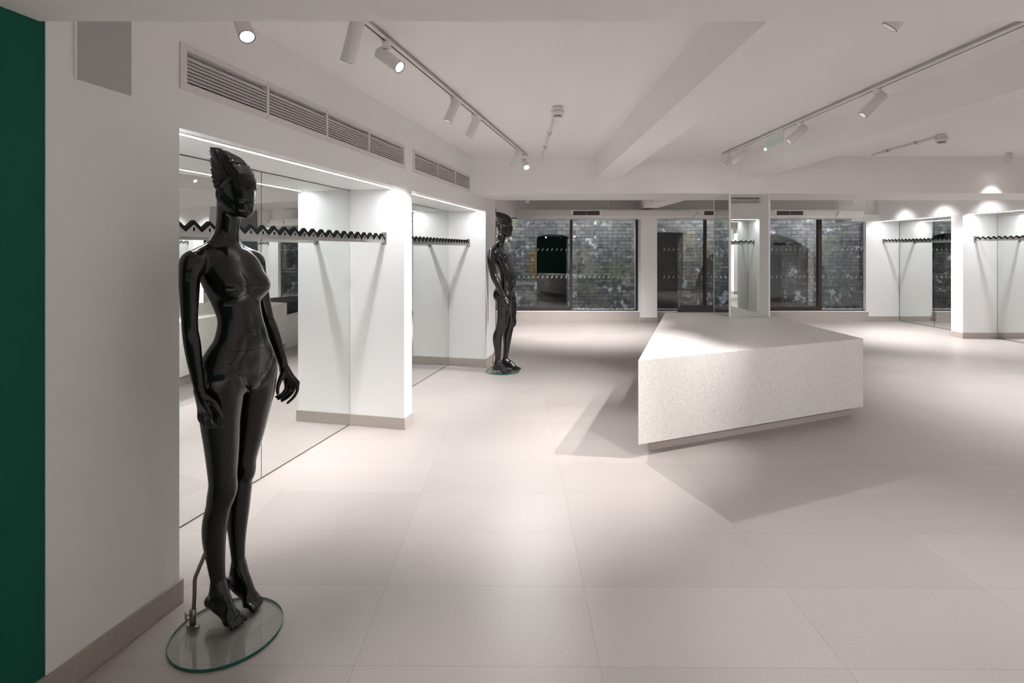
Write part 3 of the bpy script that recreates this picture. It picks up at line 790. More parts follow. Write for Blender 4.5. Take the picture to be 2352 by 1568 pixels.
MB().tube([(6.72, 10.915, 2.33), (6.70, 10.91, 2.30), (6.66, 10.91, 2.22)], .006, 8).tube([(3.83, 10.915, 2.33), (3.80, 10.91, 2.28), (3.70, 10.91, 2.22)], .006, 8).build('cable', M['greymetal'], t)

# ------------------------------------------------------------------ organic modelling: smooth-blended distance field -> mesh
def smin(a, b, k):
    h = np.clip(.5 + .5 * (b - a) / k, 0, 1)
    return b + (a - b) * h - k * h * (1 - h)

class Field:
    def __init__(s, lo, hi, h):
        s.lo = np.array(lo, float); s.h = h
        s.n = np.ceil((np.array(hi) - s.lo) / h).astype(int) + 1
        s.d = np.full(s.n, .08, np.float32)
        s.ax = [s.lo[i] + h * np.arange(s.n[i]) for i in range(3)]
    def region(s, lo, hi, m):
        i0 = np.clip(np.floor((np.array(lo) - m - s.lo) / s.h).astype(int), 0, s.n - 1)
        i1 = np.clip(np.ceil((np.array(hi) + m - s.lo) / s.h).astype(int) + 1, 1, s.n)
        sl = tuple(slice(a, b) for a, b in zip(i0, i1))
        X, Y, Z = np.meshgrid(s.ax[0][sl[0]], s.ax[1][sl[1]], s.ax[2][sl[2]], indexing='ij', sparse=True)
        return sl, X, Y, Z
    def put(s, sl, d, k, op='add'):
        if 0 in s.d[sl].shape: return
        d = d.astype(np.float32)
        if op == 'add': s.d[sl] = smin(s.d[sl], d, k)
        else: s.d[sl] = -smin(-s.d[sl], d, k)
    def chain(s, pts, k=.02, sub=4, flat=None, op='add'):
        """pts [(x,y,z,r)]: smooth tapered limb; flat=(axis vector, factor) squashes it along an axis"""
        P = np.array(pts, float); C = []
        for i in range(len(P) - 1):
            p0 = P[max(i - 1, 0)]; p1 = P[i]; p2 = P[i + 1]; p3 = P[min(i + 2, len(P) - 1)]
            for j in range(sub):
                u = j / sub
                C.append(.5 * ((2 * p1) + (-p0 + p2) * u + (2 * p0 - 5 * p1 + 4 * p2 - p3) * u * u + (-p0 + 3 * p1 - 3 * p2 + p3) * u ** 3))
        C.append(P[-1]); C = np.array(C)
        rm = C[:, 3].max(); ff = flat[1] if flat else 1.0
        lo = C[:, :3].min(0) - rm * max(1, ff); hi = C[:, :3].max(0) + rm * max(1, ff)
        sl, X, Y, Z = s.region(lo, hi, k + 2.5 * s.h)
        best = None
        ax = np.array(flat[0]) / np.linalg.norm(flat[0]) if flat else None
        for i in range(len(C) - 1):
            a = C[i, :3]; b = C[i + 1, :3]; ab = b - a; L2 = max(ab @ ab, 1e-12)
            px, py, pz = X - a[0], Y - a[1], Z - a[2]
            t = np.clip((px * ab[0] + py * ab[1] + pz * ab[2]) / L2, 0, 1)
            qx, qy, qz = px - t * ab[0], py - t * ab[1], pz - t * ab[2]
            if flat:
                w = qx * ax[0] + qy * ax[1] + qz * ax[2]; g = w * (1 / ff - 1)
                qx, qy, qz = qx + g * ax[0], qy + g * ax[1], qz + g * ax[2]
            r = C[i, 3] + t * (C[i + 1, 3] - C[i, 3])
            d = np.sqrt(qx * qx + qy * qy + qz * qz) - r
            best = d if best is None else np.minimum(best, d)
        s.put(sl, best, k, op)
    def ell(s, c, r, k=.02, rot=None, op='add'):
        """ellipsoid; rot = 3x3 matrix whose columns are its axes"""
        c = np.array(c, float); r = np.array(r, float); m = r.max()
        sl, X, Y, Z = s.region(c - m, c + m, k + 2.5 * s.h)
        px, py, pz = X - c[0], Y - c[1], Z - c[2]
        if rot is not None:
            R = np.array(rot)
            px, py, pz = [R[0, i] * px + R[1, i] * py + R[2, i] * pz for i in range(3)]
        k0 = np.sqrt((px / r[0]) ** 2 + (py / r[1]) ** 2 + (pz / r[2]) ** 2)
        k1 = np.sqrt((px / r[0] ** 2) ** 2 + (py / r[1] ** 2) ** 2 + (pz / r[2] ** 2) ** 2)
        d = np.where(k1 > 1e-6, k0 * (k0 - 1) / np.maximum(k1, 1e-6), -r.min())
        s.put(sl, d, k, op)
    def loft(s, secs, k=.02, ends=.03, pw=2.3):
        """secs [(z, xc, half width y, depth front, depth back)]"""
        S = np.array(secs, float); z0, z1 = S[0, 0], S[-1, 0]
        lo = (S[:, 1].min() - S[:, 4].max(), -S[:, 2].max(), z0); hi = (S[:, 1].max() + S[:, 3].max(), S[:, 2].max(), z1)
        sl, X, Y, Z = s.region(lo, hi, k + 2.5 * s.h)
        zz = np.clip(s.ax[2][sl[2]], z0, z1)
        def cub(col):
            x = S[:, 0]; y = S[:, col]; m = np.gradient(y, x)
            i = np.clip(np.searchsorted(x, zz) - 1, 0, len(x) - 2); hh = x[i + 1] - x[i]; u = (zz - x[i]) / hh
            return ((2 * u ** 3 - 3 * u ** 2 + 1) * y[i] + (u ** 3 - 2 * u ** 2 + u) * hh * m[i] + (-2 * u ** 3 + 3 * u ** 2) * y[i + 1] + (u ** 3 - u ** 2) * hh * m[i + 1])[None, None, :]
        xc, a, bf, bb = cub(1), cub(2), cub(3), cub(4)
        px = X - xc; b = np.where(px > 0, bf, bb)
        q = (np.abs(px / b) ** pw + np.abs(Y / a) ** pw) ** (1 / pw)
        g = np.sqrt((px / b ** 2) ** 2 + (Y / a ** 2) ** 2) / np.maximum(np.sqrt((px / b) ** 2 + (Y / a) ** 2), 1e-6)
        d = (q - 1) / np.maximum(g, 1e-6)
        d = np.clip(d, -.2, .3)
        e = np.maximum(z0 - Z, Z - z1)
        d = -smin(-d, -e - 0 * d, ends)
        s.put(sl, d, k)
    def mesh(s):
        d = s.d; sg = d < 0; n = s.n
        acc = np.zeros((*(n - 1), 3), np.float32); cnt = np.zeros(n - 1, np.int16)
        for ax in range(3):
            o = [(a, b) for a in (0, 1) for b in (0, 1)]; others = [i for i in range(3) if i != ax]
            for oa, ob in o:
                s0 = [None] * 3; s1 = [None] * 3
                s0[ax] = slice(0, n[ax] - 1); s1[ax] = slice(1, n[ax])
                for q, off in zip(others, (oa, ob)):
                    s0[q] = s1[q] = slice(off, n[q] - 1 + off)
                A_, B_ = d[tuple(s0)], d[tuple(s1)]
                cr = (A_ < 0) != (B_ < 0)
                idx = np.nonzero(cr)
                a_, b_ = A_[idx], B_[idx]; t = a_ / (a_ - b_)
                p = np.zeros((len(t), 3), np.float32); p[:, ax] = t; p[:, others[0]] = oa; p[:, others[1]] = ob
                acc[idx] += p; cnt[idx] += 1
        act = np.nonzero(cnt > 0)
        ids = np.full(n - 1, -1, np.int64); ids[act] = np.arange(len(act[0]))
        v = s.lo + s.h * (np.stack(act, 1) + acc[act] / cnt[act][:, None])
        faces = []
        for ax in range(3):
            u, w_ = [(1, 2), (2, 0), (0, 1)][ax]
            s0 = [slice(1, n[i] - 1) for i in range(3)]; s1 = list(s0)
            s0[ax] = slice(0, n[ax] - 1); s1[ax] = slice(1, n[ax])
            A_, B_ = sg[tuple(s0)], sg[tuple(s1)]
            for flip in (False, True):
                idx = np.nonzero((A_ & ~B_) if not flip else (~A_ & B_))
                base = np.stack(idx, 1); base[:, [i for i in range(3) if i != ax]] += 1
                e1 = np.zeros(3, int); e1[u] = 1; e2 = np.zeros(3, int); e2[w_] = 1
                q = [base - e1 - e2, base - e2, base, base - e1]
                f = np.stack([ids[tuple(x.T)] for x in q], 1)
                faces.append(f if not flip else f[:, ::-1])
        f = np.concatenate(faces)
        # slide the vertices onto the surface
        g = np.gradient(d, s.h)
        for _ in range(2):
            p = (v - s.lo) / s.h; i = np.clip(np.floor(p).astype(int), 0, n - 2); t = p - i
            val = 0; gr = np.zeros_like(v)
            for dx in (0, 1):
                for dy in (0, 1):
                    for dz in (0, 1):
                        wt = (t[:, 0] if dx else 1 - t[:, 0]) * (t[:, 1] if dy else 1 - t[:, 1]) * (t[:, 2] if dz else 1 - t[:, 2])
                        j = (i[:, 0] + dx, i[:, 1] + dy, i[:, 2] + dz)
                        val = val + wt * d[j]
                        for q in range(3): gr[:, q] += wt * g[q][j]
            L = np.maximum((gr ** 2).sum(1), .05)
            v = v - np.clip(val / L, -s.h, s.h)[:, None] * gr
        return v, f
    def build(s, name, mat, parent, smooth_iter=0):
        v, f = s.mesh()
        me = D.meshes.new(name)
        me.vertices.add(len(v)); me.vertices.foreach_set('co', v.astype(np.float32).ravel())
        me.loops.add(len(f) * 4); me.loops.foreach_set('vertex_index', f.astype(np.int32).ravel())
        me.polygons.add(len(f)); me.polygons.foreach_set('loop_start', np.arange(0, len(f) * 4, 4, dtype=np.int32))
        me.update(calc_edges=True); me.validate()
        me.polygons.foreach_set('use_smooth', np.ones(len(me.polygons), bool))
        me.materials.append(mat)
        o = D.objects.new(name, me); COL.objects.link(o); o.parent = parent
        if smooth_iter:
            md = o.modifiers.new('soften', 'SMOOTH'); md.factor = .5; md.iterations = smooth_iter
        return o
    def at(s, p):
        i = np.clip(np.round((np.array(p) - s.lo) / s.h).astype(int), 0, s.n - 1)
        return s.d[tuple(i)]

def figure(label, loc, yaw):
    t = thing('mannequin', label, 'mannequin', (0, 0, 0), Matrix.Translation((loc[0], loc[1], 0)) @ Matrix.Rotation(math.radians(yaw), 4, 'Z'))
    return t

def hand(fl, wrist, kn_c, spread, fingers, thumb, pr=.0125, fr=.0072, k=.008, n=(0, 0, 1)):
    """palm from wrist to the knuckle row; fingers = list of point lists"""
    W = np.array(wrist); K = np.array(kn_c); sp = np.array(spread)
    for i, q in enumerate((-1, -.33, .33, 1)):
        b = K + sp * q
        fl.chain([(*(W + sp * q * .35), pr * 1.02), (*((W * .5 + b * .5)), pr * 1.02), (*b, fr * 1.28)], .012, 2)
    for pts in fingers:
        fl.chain([(*p[:3], p[3] if len(p) > 3 else fr) for p in pts], .0045, 3)
    fl.chain([(*p[:3], p[3] if len(p) > 3 else fr * 1.05) for p in thumb], .008, 3)

# ---------------------------------------------------------------- female mannequin
fem = figure('nearest glossy black female mannequin with a tall crested headpiece on round glass', (-1.145, 2.225), -17)
GT = .0125
fl = Field((-.26, -.34, -.0), (.22, .34, 1.92), .0036)
fl.loft([(.955, .0, .135, .085, .095), (1.0, .0, .150, .088, .106), (1.06, .006, .147, .088, .104), (1.12, .012, .128, .083, .086), (1.18, .014, .108, .077, .073), (1.235, .008, .094, .072, .066),
         (1.29, -.008, .098, .074, .070), (1.35, -.028, .112, .082, .080), (1.41, -.046, .122, .082, .088), (1.46, -.058, .125, .070, .084), (1.50, -.064, .104, .054, .068), (1.535, -.067, .06, .043, .054)], .02, .02)
# neck, shoulders, collar bones
fl.chain([(-.068, 0, 1.48, .062), (-.068, 0, 1.54, .050), (-.062, 0, 1.59, .0455), (-.052, 0, 1.66, .046), (-.045, 0, 1.72, .05)], .03)
for sd in (-1, 1):
    fl.chain([(-.070, sd * .03, 1.565, .030), (-.076, sd * .075, 1.528, .030), (-.074, sd * .125, 1.502, .034), (-.070, sd * .150, 1.482, .036)], .03)
    fl.chain([(-.015, sd * .018, 1.505, .008), (-.026, sd * .06, 1.517, .0075), (-.055, sd * .115, 1.518, .008)], .012)
    # breast
    fl.ell((.031, sd * .065, 1.374), (.056, .054, .053), .027)
    fl.ell((-.002, sd * .060, 1.430), (.042, .050, .075), .06)
    fl.ell((.087, sd * .070, 1.383), (.006, .006, .006), .006)
    # hip, buttock
    fl.ell((-.062, sd * .066, 1.0), (.062, .070, .078), .035)
    fl.ell((.0, sd * .105, 1.02), (.07, .052, .11), .05)
# pubic mound, navel
fl.ell((.045, 0, .995), (.042, .055, .06), .035)
fl.ell((.093, 0, 1.166), (.013, .0055, .008), .012, op='sub')
fl.chain([(.092, 0, 1.20, .006), (.090, 0, 1.30, .005)], .02, op='sub')
for sd in (-1, 1):
    fl.chain([(.062, sd * .120, 1.075, .004), (.088, sd * .085, 1.025, .0065), (.090, sd * .050, .985, .006), (.070, sd * .022, .955, .004)], .018, op='sub')
# legs
RL = [(.0, -.088, 1.01, .088), (.0, -.090, .93, .083), (-.006, -.086, .84, .074), (-.006, -.080, .74, .065), (-.008, -.075, .64, .056), (-.010, -.074, .565, .050), (-.024, -.075, .50, .0465), (-.044, -.076, .42, .0475), (-.050, -.076, .35, .0435), (-.046, -.072, .26, .0345), (-.038, -.069, .18, .0275), (-.036, -.067, .135, .0275)]
LL = [(.0, .088, 1.01, .088), (.0, .090, .93, .083), (-.010, .084, .84, .074), (-.022, .078, .74, .064), (-.038, .070, .64, .054), (-.046, .066, .565, .048), (-.052, .064, .50, .0455), (-.062, .062, .42, .0465), (-.066, .060, .35, .0425), (-.062, .056, .27, .033), (-.054, .053, .19, .0265), (-.052, .051, .145, .0265)]
fl.chain(RL, .022); fl.chain(LL, .022)
for (kx, ky, kz) in ((.031, -.073, .57), (-.005, .065, .575)):
    fl.ell((kx, ky, kz), (.016, .024, .034), .025)
fl.ell((-.012, -.073, .53), (.04, .03, .04), .04)
def foot(ank, heel, ball, toe, side, side_v):
    """high-heel foot. ank/heel/ball/toe are points, side = +1 when the big toe is on +y"""
    A_, Hh, Bl, T_ = map(np.array, (ank, heel, ball, toe))
    sv = np.array(side_v)
    fl.chain([(*(A_ + np.array((0, 0, .02))), .019), (*(A_ * .5 + Hh * .5), .0225), (*Hh, .0225)], .026)
    fl.chain([(*Hh, .0195), (*(Hh * .55 + Bl * .45 + np.array((0, 0, .006))), .0225), (*Bl, .0220)], .022, flat=(sv, 1.25))
    fl.chain([(*(A_ + np.array((.004, 0, .02))), .019), (*(A_ * .55 + Bl * .45 + np.array((.010, 0, .012))), .0195), (*(Bl + np.array((.004, 0, .006))), .0165)], .024, flat=(sv, 1.2))
    fl.chain([(*(Bl - sv * .020), .015), (*(Bl + sv * .020), .0165)], .014)
    fl.chain([(*(A_ * .72 + Hh * .28 + np.array((.008, 0, 0))), .022), (*(Hh * .62 + Bl * .38 + np.array((.002, 0, .020))), .025)], .026)
    dirv = T_ - Bl; dirv = dirv / np.linalg.norm(dirv)
    for i, (off, ln, r) in enumerate(((.029, .046, .0105), (.0110, .045, .0074), (-.0030, .041, .0070), (-.0160, .036, .0067), (-.0280, .029, .0064))):
        b = Bl + sv * off * .92; b[2] = Bl[2] - .004
        mid = b + dirv * ln * .55 + sv * off * .08 + np.array((0, 0, .007)); tip = b + dirv * ln + sv * off * .1; tip[2] = GT + r * .95
        fl.chain([(*b, r * 1.25), (*mid, r * 1.0), (*tip, r * 1.02)], .0028, 3)
foot((-.037, -.067, .135), (-.074, -.066, .085), (.030, -.070, GT + .024), (.078, -.066, GT + .01), 1, (-.15, .99, 0))
foot((-.052, .052, .145), (-.086, .052, .093), (.022, .046, GT + .024), (.072, .042, GT + .01), -1, (-.08, -.995, 0))
# right arm and hand
fl.chain([(-.070, -.155, 1.476, .036), (-.066, -.176, 1.42, .0375), (-.060, -.183, 1.34, .0335), (-.054, -.187, 1.27, .0295), (-.048, -.190, 1.215, .0285), (-.036, -.192, 1.165, .0295), (-.022, -.194, 1.10, .0265), (-.004, -.196, 1.03, .0215), (.006, -.197, .995, .0195)], .016)
fl.ell((-.07, -.163, 1.468), (.042, .038, .046), .03)
rk = (.032, -.199, .912)
hand(fl, (.008, -.200, .985), rk, (.028, -.006, .004), [
    [(.004, -.193, .906, .0088), (.002, -.195, .885), (.006, -.190, .866), (.018, -.180, .856, .006)],
    [(.023, -.197, .905, .0092), (.022, -.199, .878), (.026, -.193, .856), (.038, -.182, .846, .0065)],
    [(.041, -.200, .908, .0092), (.043, -.202, .880), (.047, -.196, .857), (.060, -.184, .847, .0065)],
    [(.060, -.203, .914, .0092), (.068, -.204, .886), (.076, -.198, .863), (.100, -.184, .855, .0068)]],
    [(.030, -.196, .965, .014), (.062, -.190, .945, .0115), (.078, -.180, .915, .0095), (.084, -.172, .885, .0075)])
# left arm and hand
fl.chain([(-.070, .155, 1.476, .036), (-.066, .176, 1.42, .0375), (-.060, .190, 1.34, .0335), (-.052, .204, 1.27, .0295), (-.044, .213, 1.215, .0285), (-.028, .220, 1.165, .0295), (-.004, .228, 1.09, .0265), (.020, .234, 1.02, .0215), (.028, .237, .985, .0195)], .016)
fl.ell((-.07, .163, 1.468), (.042, .038, .046), .03)
hand(fl, (.032, .238, .975), (.052, .262, .905), (.024, .010, .006), [
    [(.030, .253, .900, .0088), (.022, .250, .876), (.010, .236, .858), (-.004, .224, .852, .006)],
    [(.045, .260, .900, .0092), (.038, .256, .872), (.022, .242, .852), (.004, .228, .842, .0062)],
    [(.060, .266, .902, .0092), (.056, .264, .872), (.040, .250, .848), (.018, .236, .832, .0064)],
    [(.075, .270, .906, .0092), (.076, .268, .876), (.066, .256, .848), (.046, .240, .824, .0064)]],
    [(.030, .226, .955, .014), (.022, .214, .925, .0105), (.018, .207, .895, .0085), (.022, .204, .874, .0068)])
# head: skull, smooth face mask, jaw, ears
fl.ell((-.022, 0, 1.790), (.082, .056, .092), .02)
fl.chain([(.016, 0, 1.80, .045), (.022, 0, 1.75, .045), (.026, 0, 1.71, .038), (.034, 0, 1.690, .026)], .03, flat=((0, 1, 0), 1.05))
fl.chain([(-.034, -.044, 1.738, .013), (-.004, -.034, 1.702, .014), (.036, 0, 1.682, .016), (-.004, .034, 1.702, .014), (-.034, .044, 1.738, .013)], .028)
fl.chain([(.064, 0, 1.785, .003), (.067, 0, 1.758, .004), (.068, 0, 1.745, .0045)], .02)
fl.chain([(.064, -.016, 1.716, .003), (.067, 0, 1.717, .0045), (.064, .016, 1.716, .003)], .012)
for sd in (-1, 1):
    fl.ell((-.046, sd * .058, 1.757), (.016, .0065, .029), .008)
    fl.ell((-.044, sd * .0655, 1.760), (.008, .004, .017), .006, op='sub')
    # raised rim of the round cheek shield
    ring = [(.010 + .046 * math.cos(a_), sd * (.0535 - .012 * max(0, math.cos(a_)) - .006 * max(0, -math.sin(a_))), 1.752 + .050 * math.sin(a_), .0045) for a_ in np.linspace(PI * .55, PI * 1.55, 9)]
    fl.chain(ring, .006)
body = fl.build('body', M['manikin'], fem, 1)

# crested headpiece with swept ridges
cf = Field((-.21, -.11, 1.74), (.13, .11, 1.99), .0022)
X, Y, Z = np.meshgrid(cf.ax[0], cf.ax[1], cf.ax[2], indexing='ij', sparse=True)
# side outline of the crest (x, z), front brow to the back edge
OUT = [(.070, 1.766), (.079, 1.782), (.076, 1.81), (.063, 1.840), (.041, 1.869), (.012, 1.897), (-.012, 1.917), (-.055, 1.941), (-.10, 1.956), (-.140, 1.963), (-.146, 1.950), (-.127, 1.91), (-.112, 1.878), (-.097, 1.83), (-.082, 1.785), (-.068, 1.768), (-.045, 1.785), (-.015, 1.805), (.02, 1.812), (.045, 1.800), (.056, 1.782)]
def poly_sd(px, pz, pts):
    d = None; ins = np.zeros(np.broadcast(px, pz).shape, bool)
    for i in range(len(pts)):
        (ax, az), (bx, bz) = pts[i], pts[(i + 1) % len(pts)]
        ex, ez = bx - ax, bz - az
        t = np.clip(((px - ax) * ex + (pz - az) * ez) / (ex * ex + ez * ez), 0, 1)
        q = (px - ax - t * ex) ** 2 + (pz - az - t * ez) ** 2
        d = q if d is None else np.minimum(d, q)
        c = ((az > pz) != (bz > pz)) & (px < ex * (pz - az) / (ez if abs(ez) > 1e-9 else 1e-9) + ax)
        ins ^= c
    return np.where(ins, -1, 1) * np.sqrt(d)
px2, pz2 = np.meshgrid(cf.ax[0], cf.ax[2], indexing='ij')
sd2 = poly_sd(px2, pz2, OUT)
# half thickness of the crest: head width low down, thinning to the top edge
hw = np.interp(pz2, [1.76, 1.80, 1.84, 1.88, 1.92, 1.96], [.0575, .0585, .0555, .048, .036, .020])
hw = hw * np.clip(np.interp(px2, [-.15, -.10, -.04, .02, .045, .062, .074], [.62, .86, 1.0, .97, .86, .68, .45]), .1, 1)
ang = np.arctan2(pz2 - 1.812, -(px2 - .040))          # fan about the temple
rad = np.sqrt((pz2 - 1.812) ** 2 + (px2 - .040) ** 2)
bend = ang + 1.6 * rad * (1 - rad / .3)
ridge = np.abs(np.sin(bend * 18.0)) ** .5
rmask = np.clip((rad - .02) / .03, 0, 1) * np.clip((2.3 - ang) / .3, 0, 1)
front = np.clip((ang - 2.0) / .25, 0, 1)
# brow plate: a raised tongue over the forehead with a rim
bp = poly_sd(px2, pz2, [(.064, 1.766), (.09, 1.775), (.09, 1.82), (.07, 1.85), (.05, 1.88), (.03, 1.897), (.012, 1.898), (.004, 1.886), (.012, 1.872), (.028, 1.858), (.040, 1.838), (.047, 1.81), (.054, 1.785)])
hw2 = hw + .0058 * (ridge - .45) * rmask * (1 - front) + .0040 * (np.clip(-bp / .004, 0, 1)) + .0040 * np.exp(-(bp / .003) ** 2)
scal = .0042 * np.abs(np.sin(pz2 * 190)) * np.clip((-.06 - px2) / .03, 0, 1)
x3 = X + 10.0 * Y ** 2 * np.clip((X + .02) / .05, 0, 1)      # the brow rounds back towards the temples
sd3 = poly_sd(x3 + 0 * Z, Z + 0 * x3, OUT) + .002 - scal[:, None, :]
d3 = -smin(-(np.abs(Y) - hw2[:, None, :]), -sd3, .016)
cf.d = np.clip(d3, -.08, .08).astype(np.float32)
def on_side(x, z, sd):
    for k in range(260):
        y = .13 - .0005 * k
        if cf.at((x, sd * y, z)) < .0: return (x, sd * y, z)
    return (x, 0, z)
for sd in (-1, 1):
    # swirl that frames the tongue over the brow, and curled lines above it
    swirl = [(.020, 1.880), (.014, 1.886), (.006, 1.882), (.008, 1.870), (.020, 1.858), (.032, 1.843), (.039, 1.822), (.043, 1.800), (.050, 1.784), (.060, 1.776), (.070, 1.778)]
    lines = [swirl, [(-.012, 1.902), (-.016, 1.888), (-.006, 1.868), (.010, 1.846), (.022, 1.825)], [(-.036, 1.918), (-.040, 1.902), (-.030, 1.878), (-.010, 1.850), (.006, 1.828)], [(-.062, 1.930), (-.066, 1.912), (-.054, 1.884), (-.030, 1.852), (-.008, 1.828)]]
    for i, ln in enumerate(lines):
        g = [on_side(x, z, sd) for x, z in ln]
        up = [on_side(x + .0045, z + .0025, sd) for x, z in ln]
        cf.chain([(*p, .0026) for p in up], .004, 3)
        cf.chain([(*p, .0030 if i == 0 else .0024) for p in g], .003, 3, op='sub')
crest = cf.build('crested_headpiece', M['crest'], fem, 1)
# studs on the mask and on the crest's spiral, laid on the surface by walking the field inwards
mb = MB()
def stud(p, q, r=.0021, field=None):
    p = np.array(p, float); q = np.array(q, float); u = (q - p) / np.linalg.norm(q - p)
    for k in range(400):
        x = p + u * (.0006 * k)
        if (field or fl).at(x) < .0012:
            mb.sphere(tuple(x), r, 8, 5); return
rs = random.Random(3)
for sd in (-1, 1):
    for i in range(6):
        for j in range(6):
            th = .75 + i * .19 + (j % 2) * .09; z = 1.712 + j * .0155
            if rs.random() < .15: continue
            stud((.0 + .16 * math.cos(th), sd * .16 * math.sin(th), z), (-.005, 0, z), .0015)
for k in range(7): stud((.2, -.018 + k * .006, 1.737 + .002 * (k % 2)), (0, -.018 + k * .006, 1.737), .0015)
for k in range(5): stud((.2, -.010 + k * .005, 1.706), (0, -.010 + k * .005, 1.706), .0015)
for sd in (-1, 1):
    for k in range(14):
        a = k * .55; r_ = .003 + .0011 * k
        x, z = .028 + r_ * math.cos(a), 1.878 + r_ * math.sin(a)
        if z < 1.895: stud((x, sd * .14, z), (x, 0, z), .0014, cf)
    for k in range(14):
        z = 1.79 + k * .006; x = .052 + .010 * math.sin(k * .24) - max(0, k - 7) * .0045
        stud((x, sd * .14, z), (x, 0, z), .0014, cf)
studs = mb.build('mask_studs', M['manikin'], fem, base=(0, 0, 0))
# body joints: thin seams at waist, shoulder, neck, wrists drawn as fine rings on the surface
def seam(name, field, c, nrm, rad, r=.0011):
    c = np.array(c, float); nn = np.array(nrm, float); nn /= np.linalg.norm(nn)
    u = np.cross(nn, (0, .13, 1) if abs(nn[2]) < .9 else (1, 0, 0)); u /= np.linalg.norm(u); v_ = np.cross(nn, u)
    pts = []
    for k in range(64):
        th = 2 * PI * k / 64; dr = u * math.cos(th) + v_ * math.sin(th)
        for q in range(int(rad / .0008)):
            x = c + dr * (rad - .0008 * q)
            if field.at(x) < .0004: break
        pts.append(tuple(x))
    sm = np.array(pts); sm = (np.roll(sm, 1, 0) + sm + np.roll(sm, -1, 0)) / 3
    pts = [tuple(p) for p in sm]; pts.append(pts[0])
    return MB().tube(pts, r, 6, cap=False).build(name, M['black'], fem, base=(0, 0, 0))
seam('waist_seam', fl, (.0, 0, 1.128), (.12, .02, 1), .148)
seam('wrist_seam', fl, (-.005, -.196, 1.036), (.2, 0, -1), .029)
seam('wrist_seam', fl, (.014, .2325, 1.034), (.25, 0, -1), .029)

def base_plate(fig, c, r, label):
    """glass disc with a green edge; c in the figure's frame"""
    p = MB(); p.lathe([(0, .012), (r - .0015, .012), (r - .0015, .0005), (0, .0005)], (c[0], c[1], 0), 96, smooth=False)
    o = p.build('glass_base', M['plate'], fig, base=(0, 0, 0))
    e = MB(); e.lathe([(r - .0015, .0005), (r - .0005, .0005), (r, .002), (r, .0105), (r - .0005, .012), (r - .0015, .012)], (c[0], c[1], 0), 96, cap=False)
    e.build('polished_edge', M['greenedge'], o, base=(0, 0, 0))
    return o
def W2L(fig, x, y):
    v = fig.matrix_world.inverted() @ Vector((x, y, 0)); return (v.x, v.y)
bpy.context.view_layer.update()
base_plate(fem, W2L(fem, -1.135, 2.12), .205, '')
def rod(fig, pts, kn, mat, r=.0075):
    o = MB().tube(pts, r, 14).build('support_rod', mat, fig, base=(0, 0, 0))
    x, y, _ = pts[0]
    mb = MB()
    poly = []
    for k in range(24):
        a = 2 * PI * k / 24; poly.append((x + .030 * math.cos(a) * 1.0, y + .018 * math.sin(a)))
    mb.prism(poly, .012, .025, 'xy'); mb.build('rod_foot', mat, o, base=(0, 0, 0), bevel=.002)
    MB().lathe([(0, .025), (.0125, .025), (.0125, .085), (.0085, .087), (0, .087)], (x, y, 0), 20).build('rod_sleeve', mat, o, base=(0, 0, 0))
    kx, ky = kn
    u = Vector((kx, ky, 0)).normalized()
    mb = MB(); mb.tube([Vector((x, y, .066)) + u * .008, Vector((x, y, .066)) + u * .022], .004, 10)
    mb.tube([Vector((x, y, .066)) + u * .020, Vector((x, y, .066)) + u * .028], .0145, 18)
    mb.build('thumbscrew', mat, o, base=(0, 0, 0))
    return o
bx, by = W2L(fem, -1.281, 2.132); b1 = W2L(fem, -1.276, 2.134); b2 = W2L(fem, -1.247, 2.15); b3 = W2L(fem, -1.225, 2.163)
rod(fem, [(bx, by, .02), (b1[0], b1[1], .14), (b1[0] + .002, b1[1], .20), (b1[0] + .006, b1[1], .215), (b2[0], b2[1], .285), (b2[0] + .006, b2[1] + .003, .305), (b3[0], b3[1], .385), (b3[0] + .02, b3[1], .40)], (-.6, -.8), M['brass'])
MB().tube([(b3[0] - .005, b3[1], .40), (b3[0] - .028, b3[1] - .006, .40)], .0035, 8).tube([(b3[0] - .026, b3[1] - .006, .390), (b3[0] - .026, b3[1] - .006, .412)], .0035, 8).build('calf_fitting', M['black'], fem, base=(0, 0, 0))

# ---------------------------------------------------------------- male mannequin
mal = figure('distant black male mannequin standing on round glass by the wall end', (-.10, 6.74), -14)
fl = Field((-.30, -.34, 0), (.26, .36, 1.94), .0055)
fl.loft([(.90, .035, .140, .085, .110), (.95, .032, .160, .092, .125), (1.01, .034, .163, .095, .118), (1.08, .045, .155, .090, .100), (1.15, .050, .146, .088, .094), (1.22, .044, .146, .090, .092), (1.29, .026, .156, .094, .098),
         (1.36, -.004, .168, .102, .108), (1.43, -.030, .178, .104, .108), (1.49, -.050, .184, .088, .100), (1.54, -.066, .160, .066, .082), (1.58, -.072, .10, .050, .062)], .025, .02)
fl.chain([(-.074, 0, 1.52, .072), (-.066, 0, 1.585, .056), (-.048, 0, 1.65, .051), (-.030, 0, 1.72, .054)], .035)
for sd in (-1, 1):
    fl.chain([(-.075, sd * .04, 1.60, .034), (-.088, sd * .10, 1.563, .040), (-.090, sd * .165, 1.535, .045), (-.088, sd * .195, 1.51, .048)], .035)
    fl.chain([(-.035, sd * .02, 1.555, .010), (-.05, sd * .08, 1.565, .010), (-.08, sd * .15, 1.565, .010)], .015)
    fl.ell((.030, sd * .080, 1.440), (.042, .078, .060), .03)
    fl.ell((-.088, sd * .192, 1.478), (.058, .052, .070), .035)
    fl.ell((-.045, sd * .074, .975), (.078, .076, .095), .05)
    fl.ell((.115, sd * .035, 1.10), (.02, .032, .05), .03); fl.ell((.118, sd * .035, 1.21), (.022, .034, .045), .03)
fl.chain([(.138, 0, 1.08, .006), (.142, 0, 1.2, .006), (.125, 0, 1.32, .006)], .02, op='sub')
fl.ell((.115, 0, .93), (.040, .040, .055), .025)
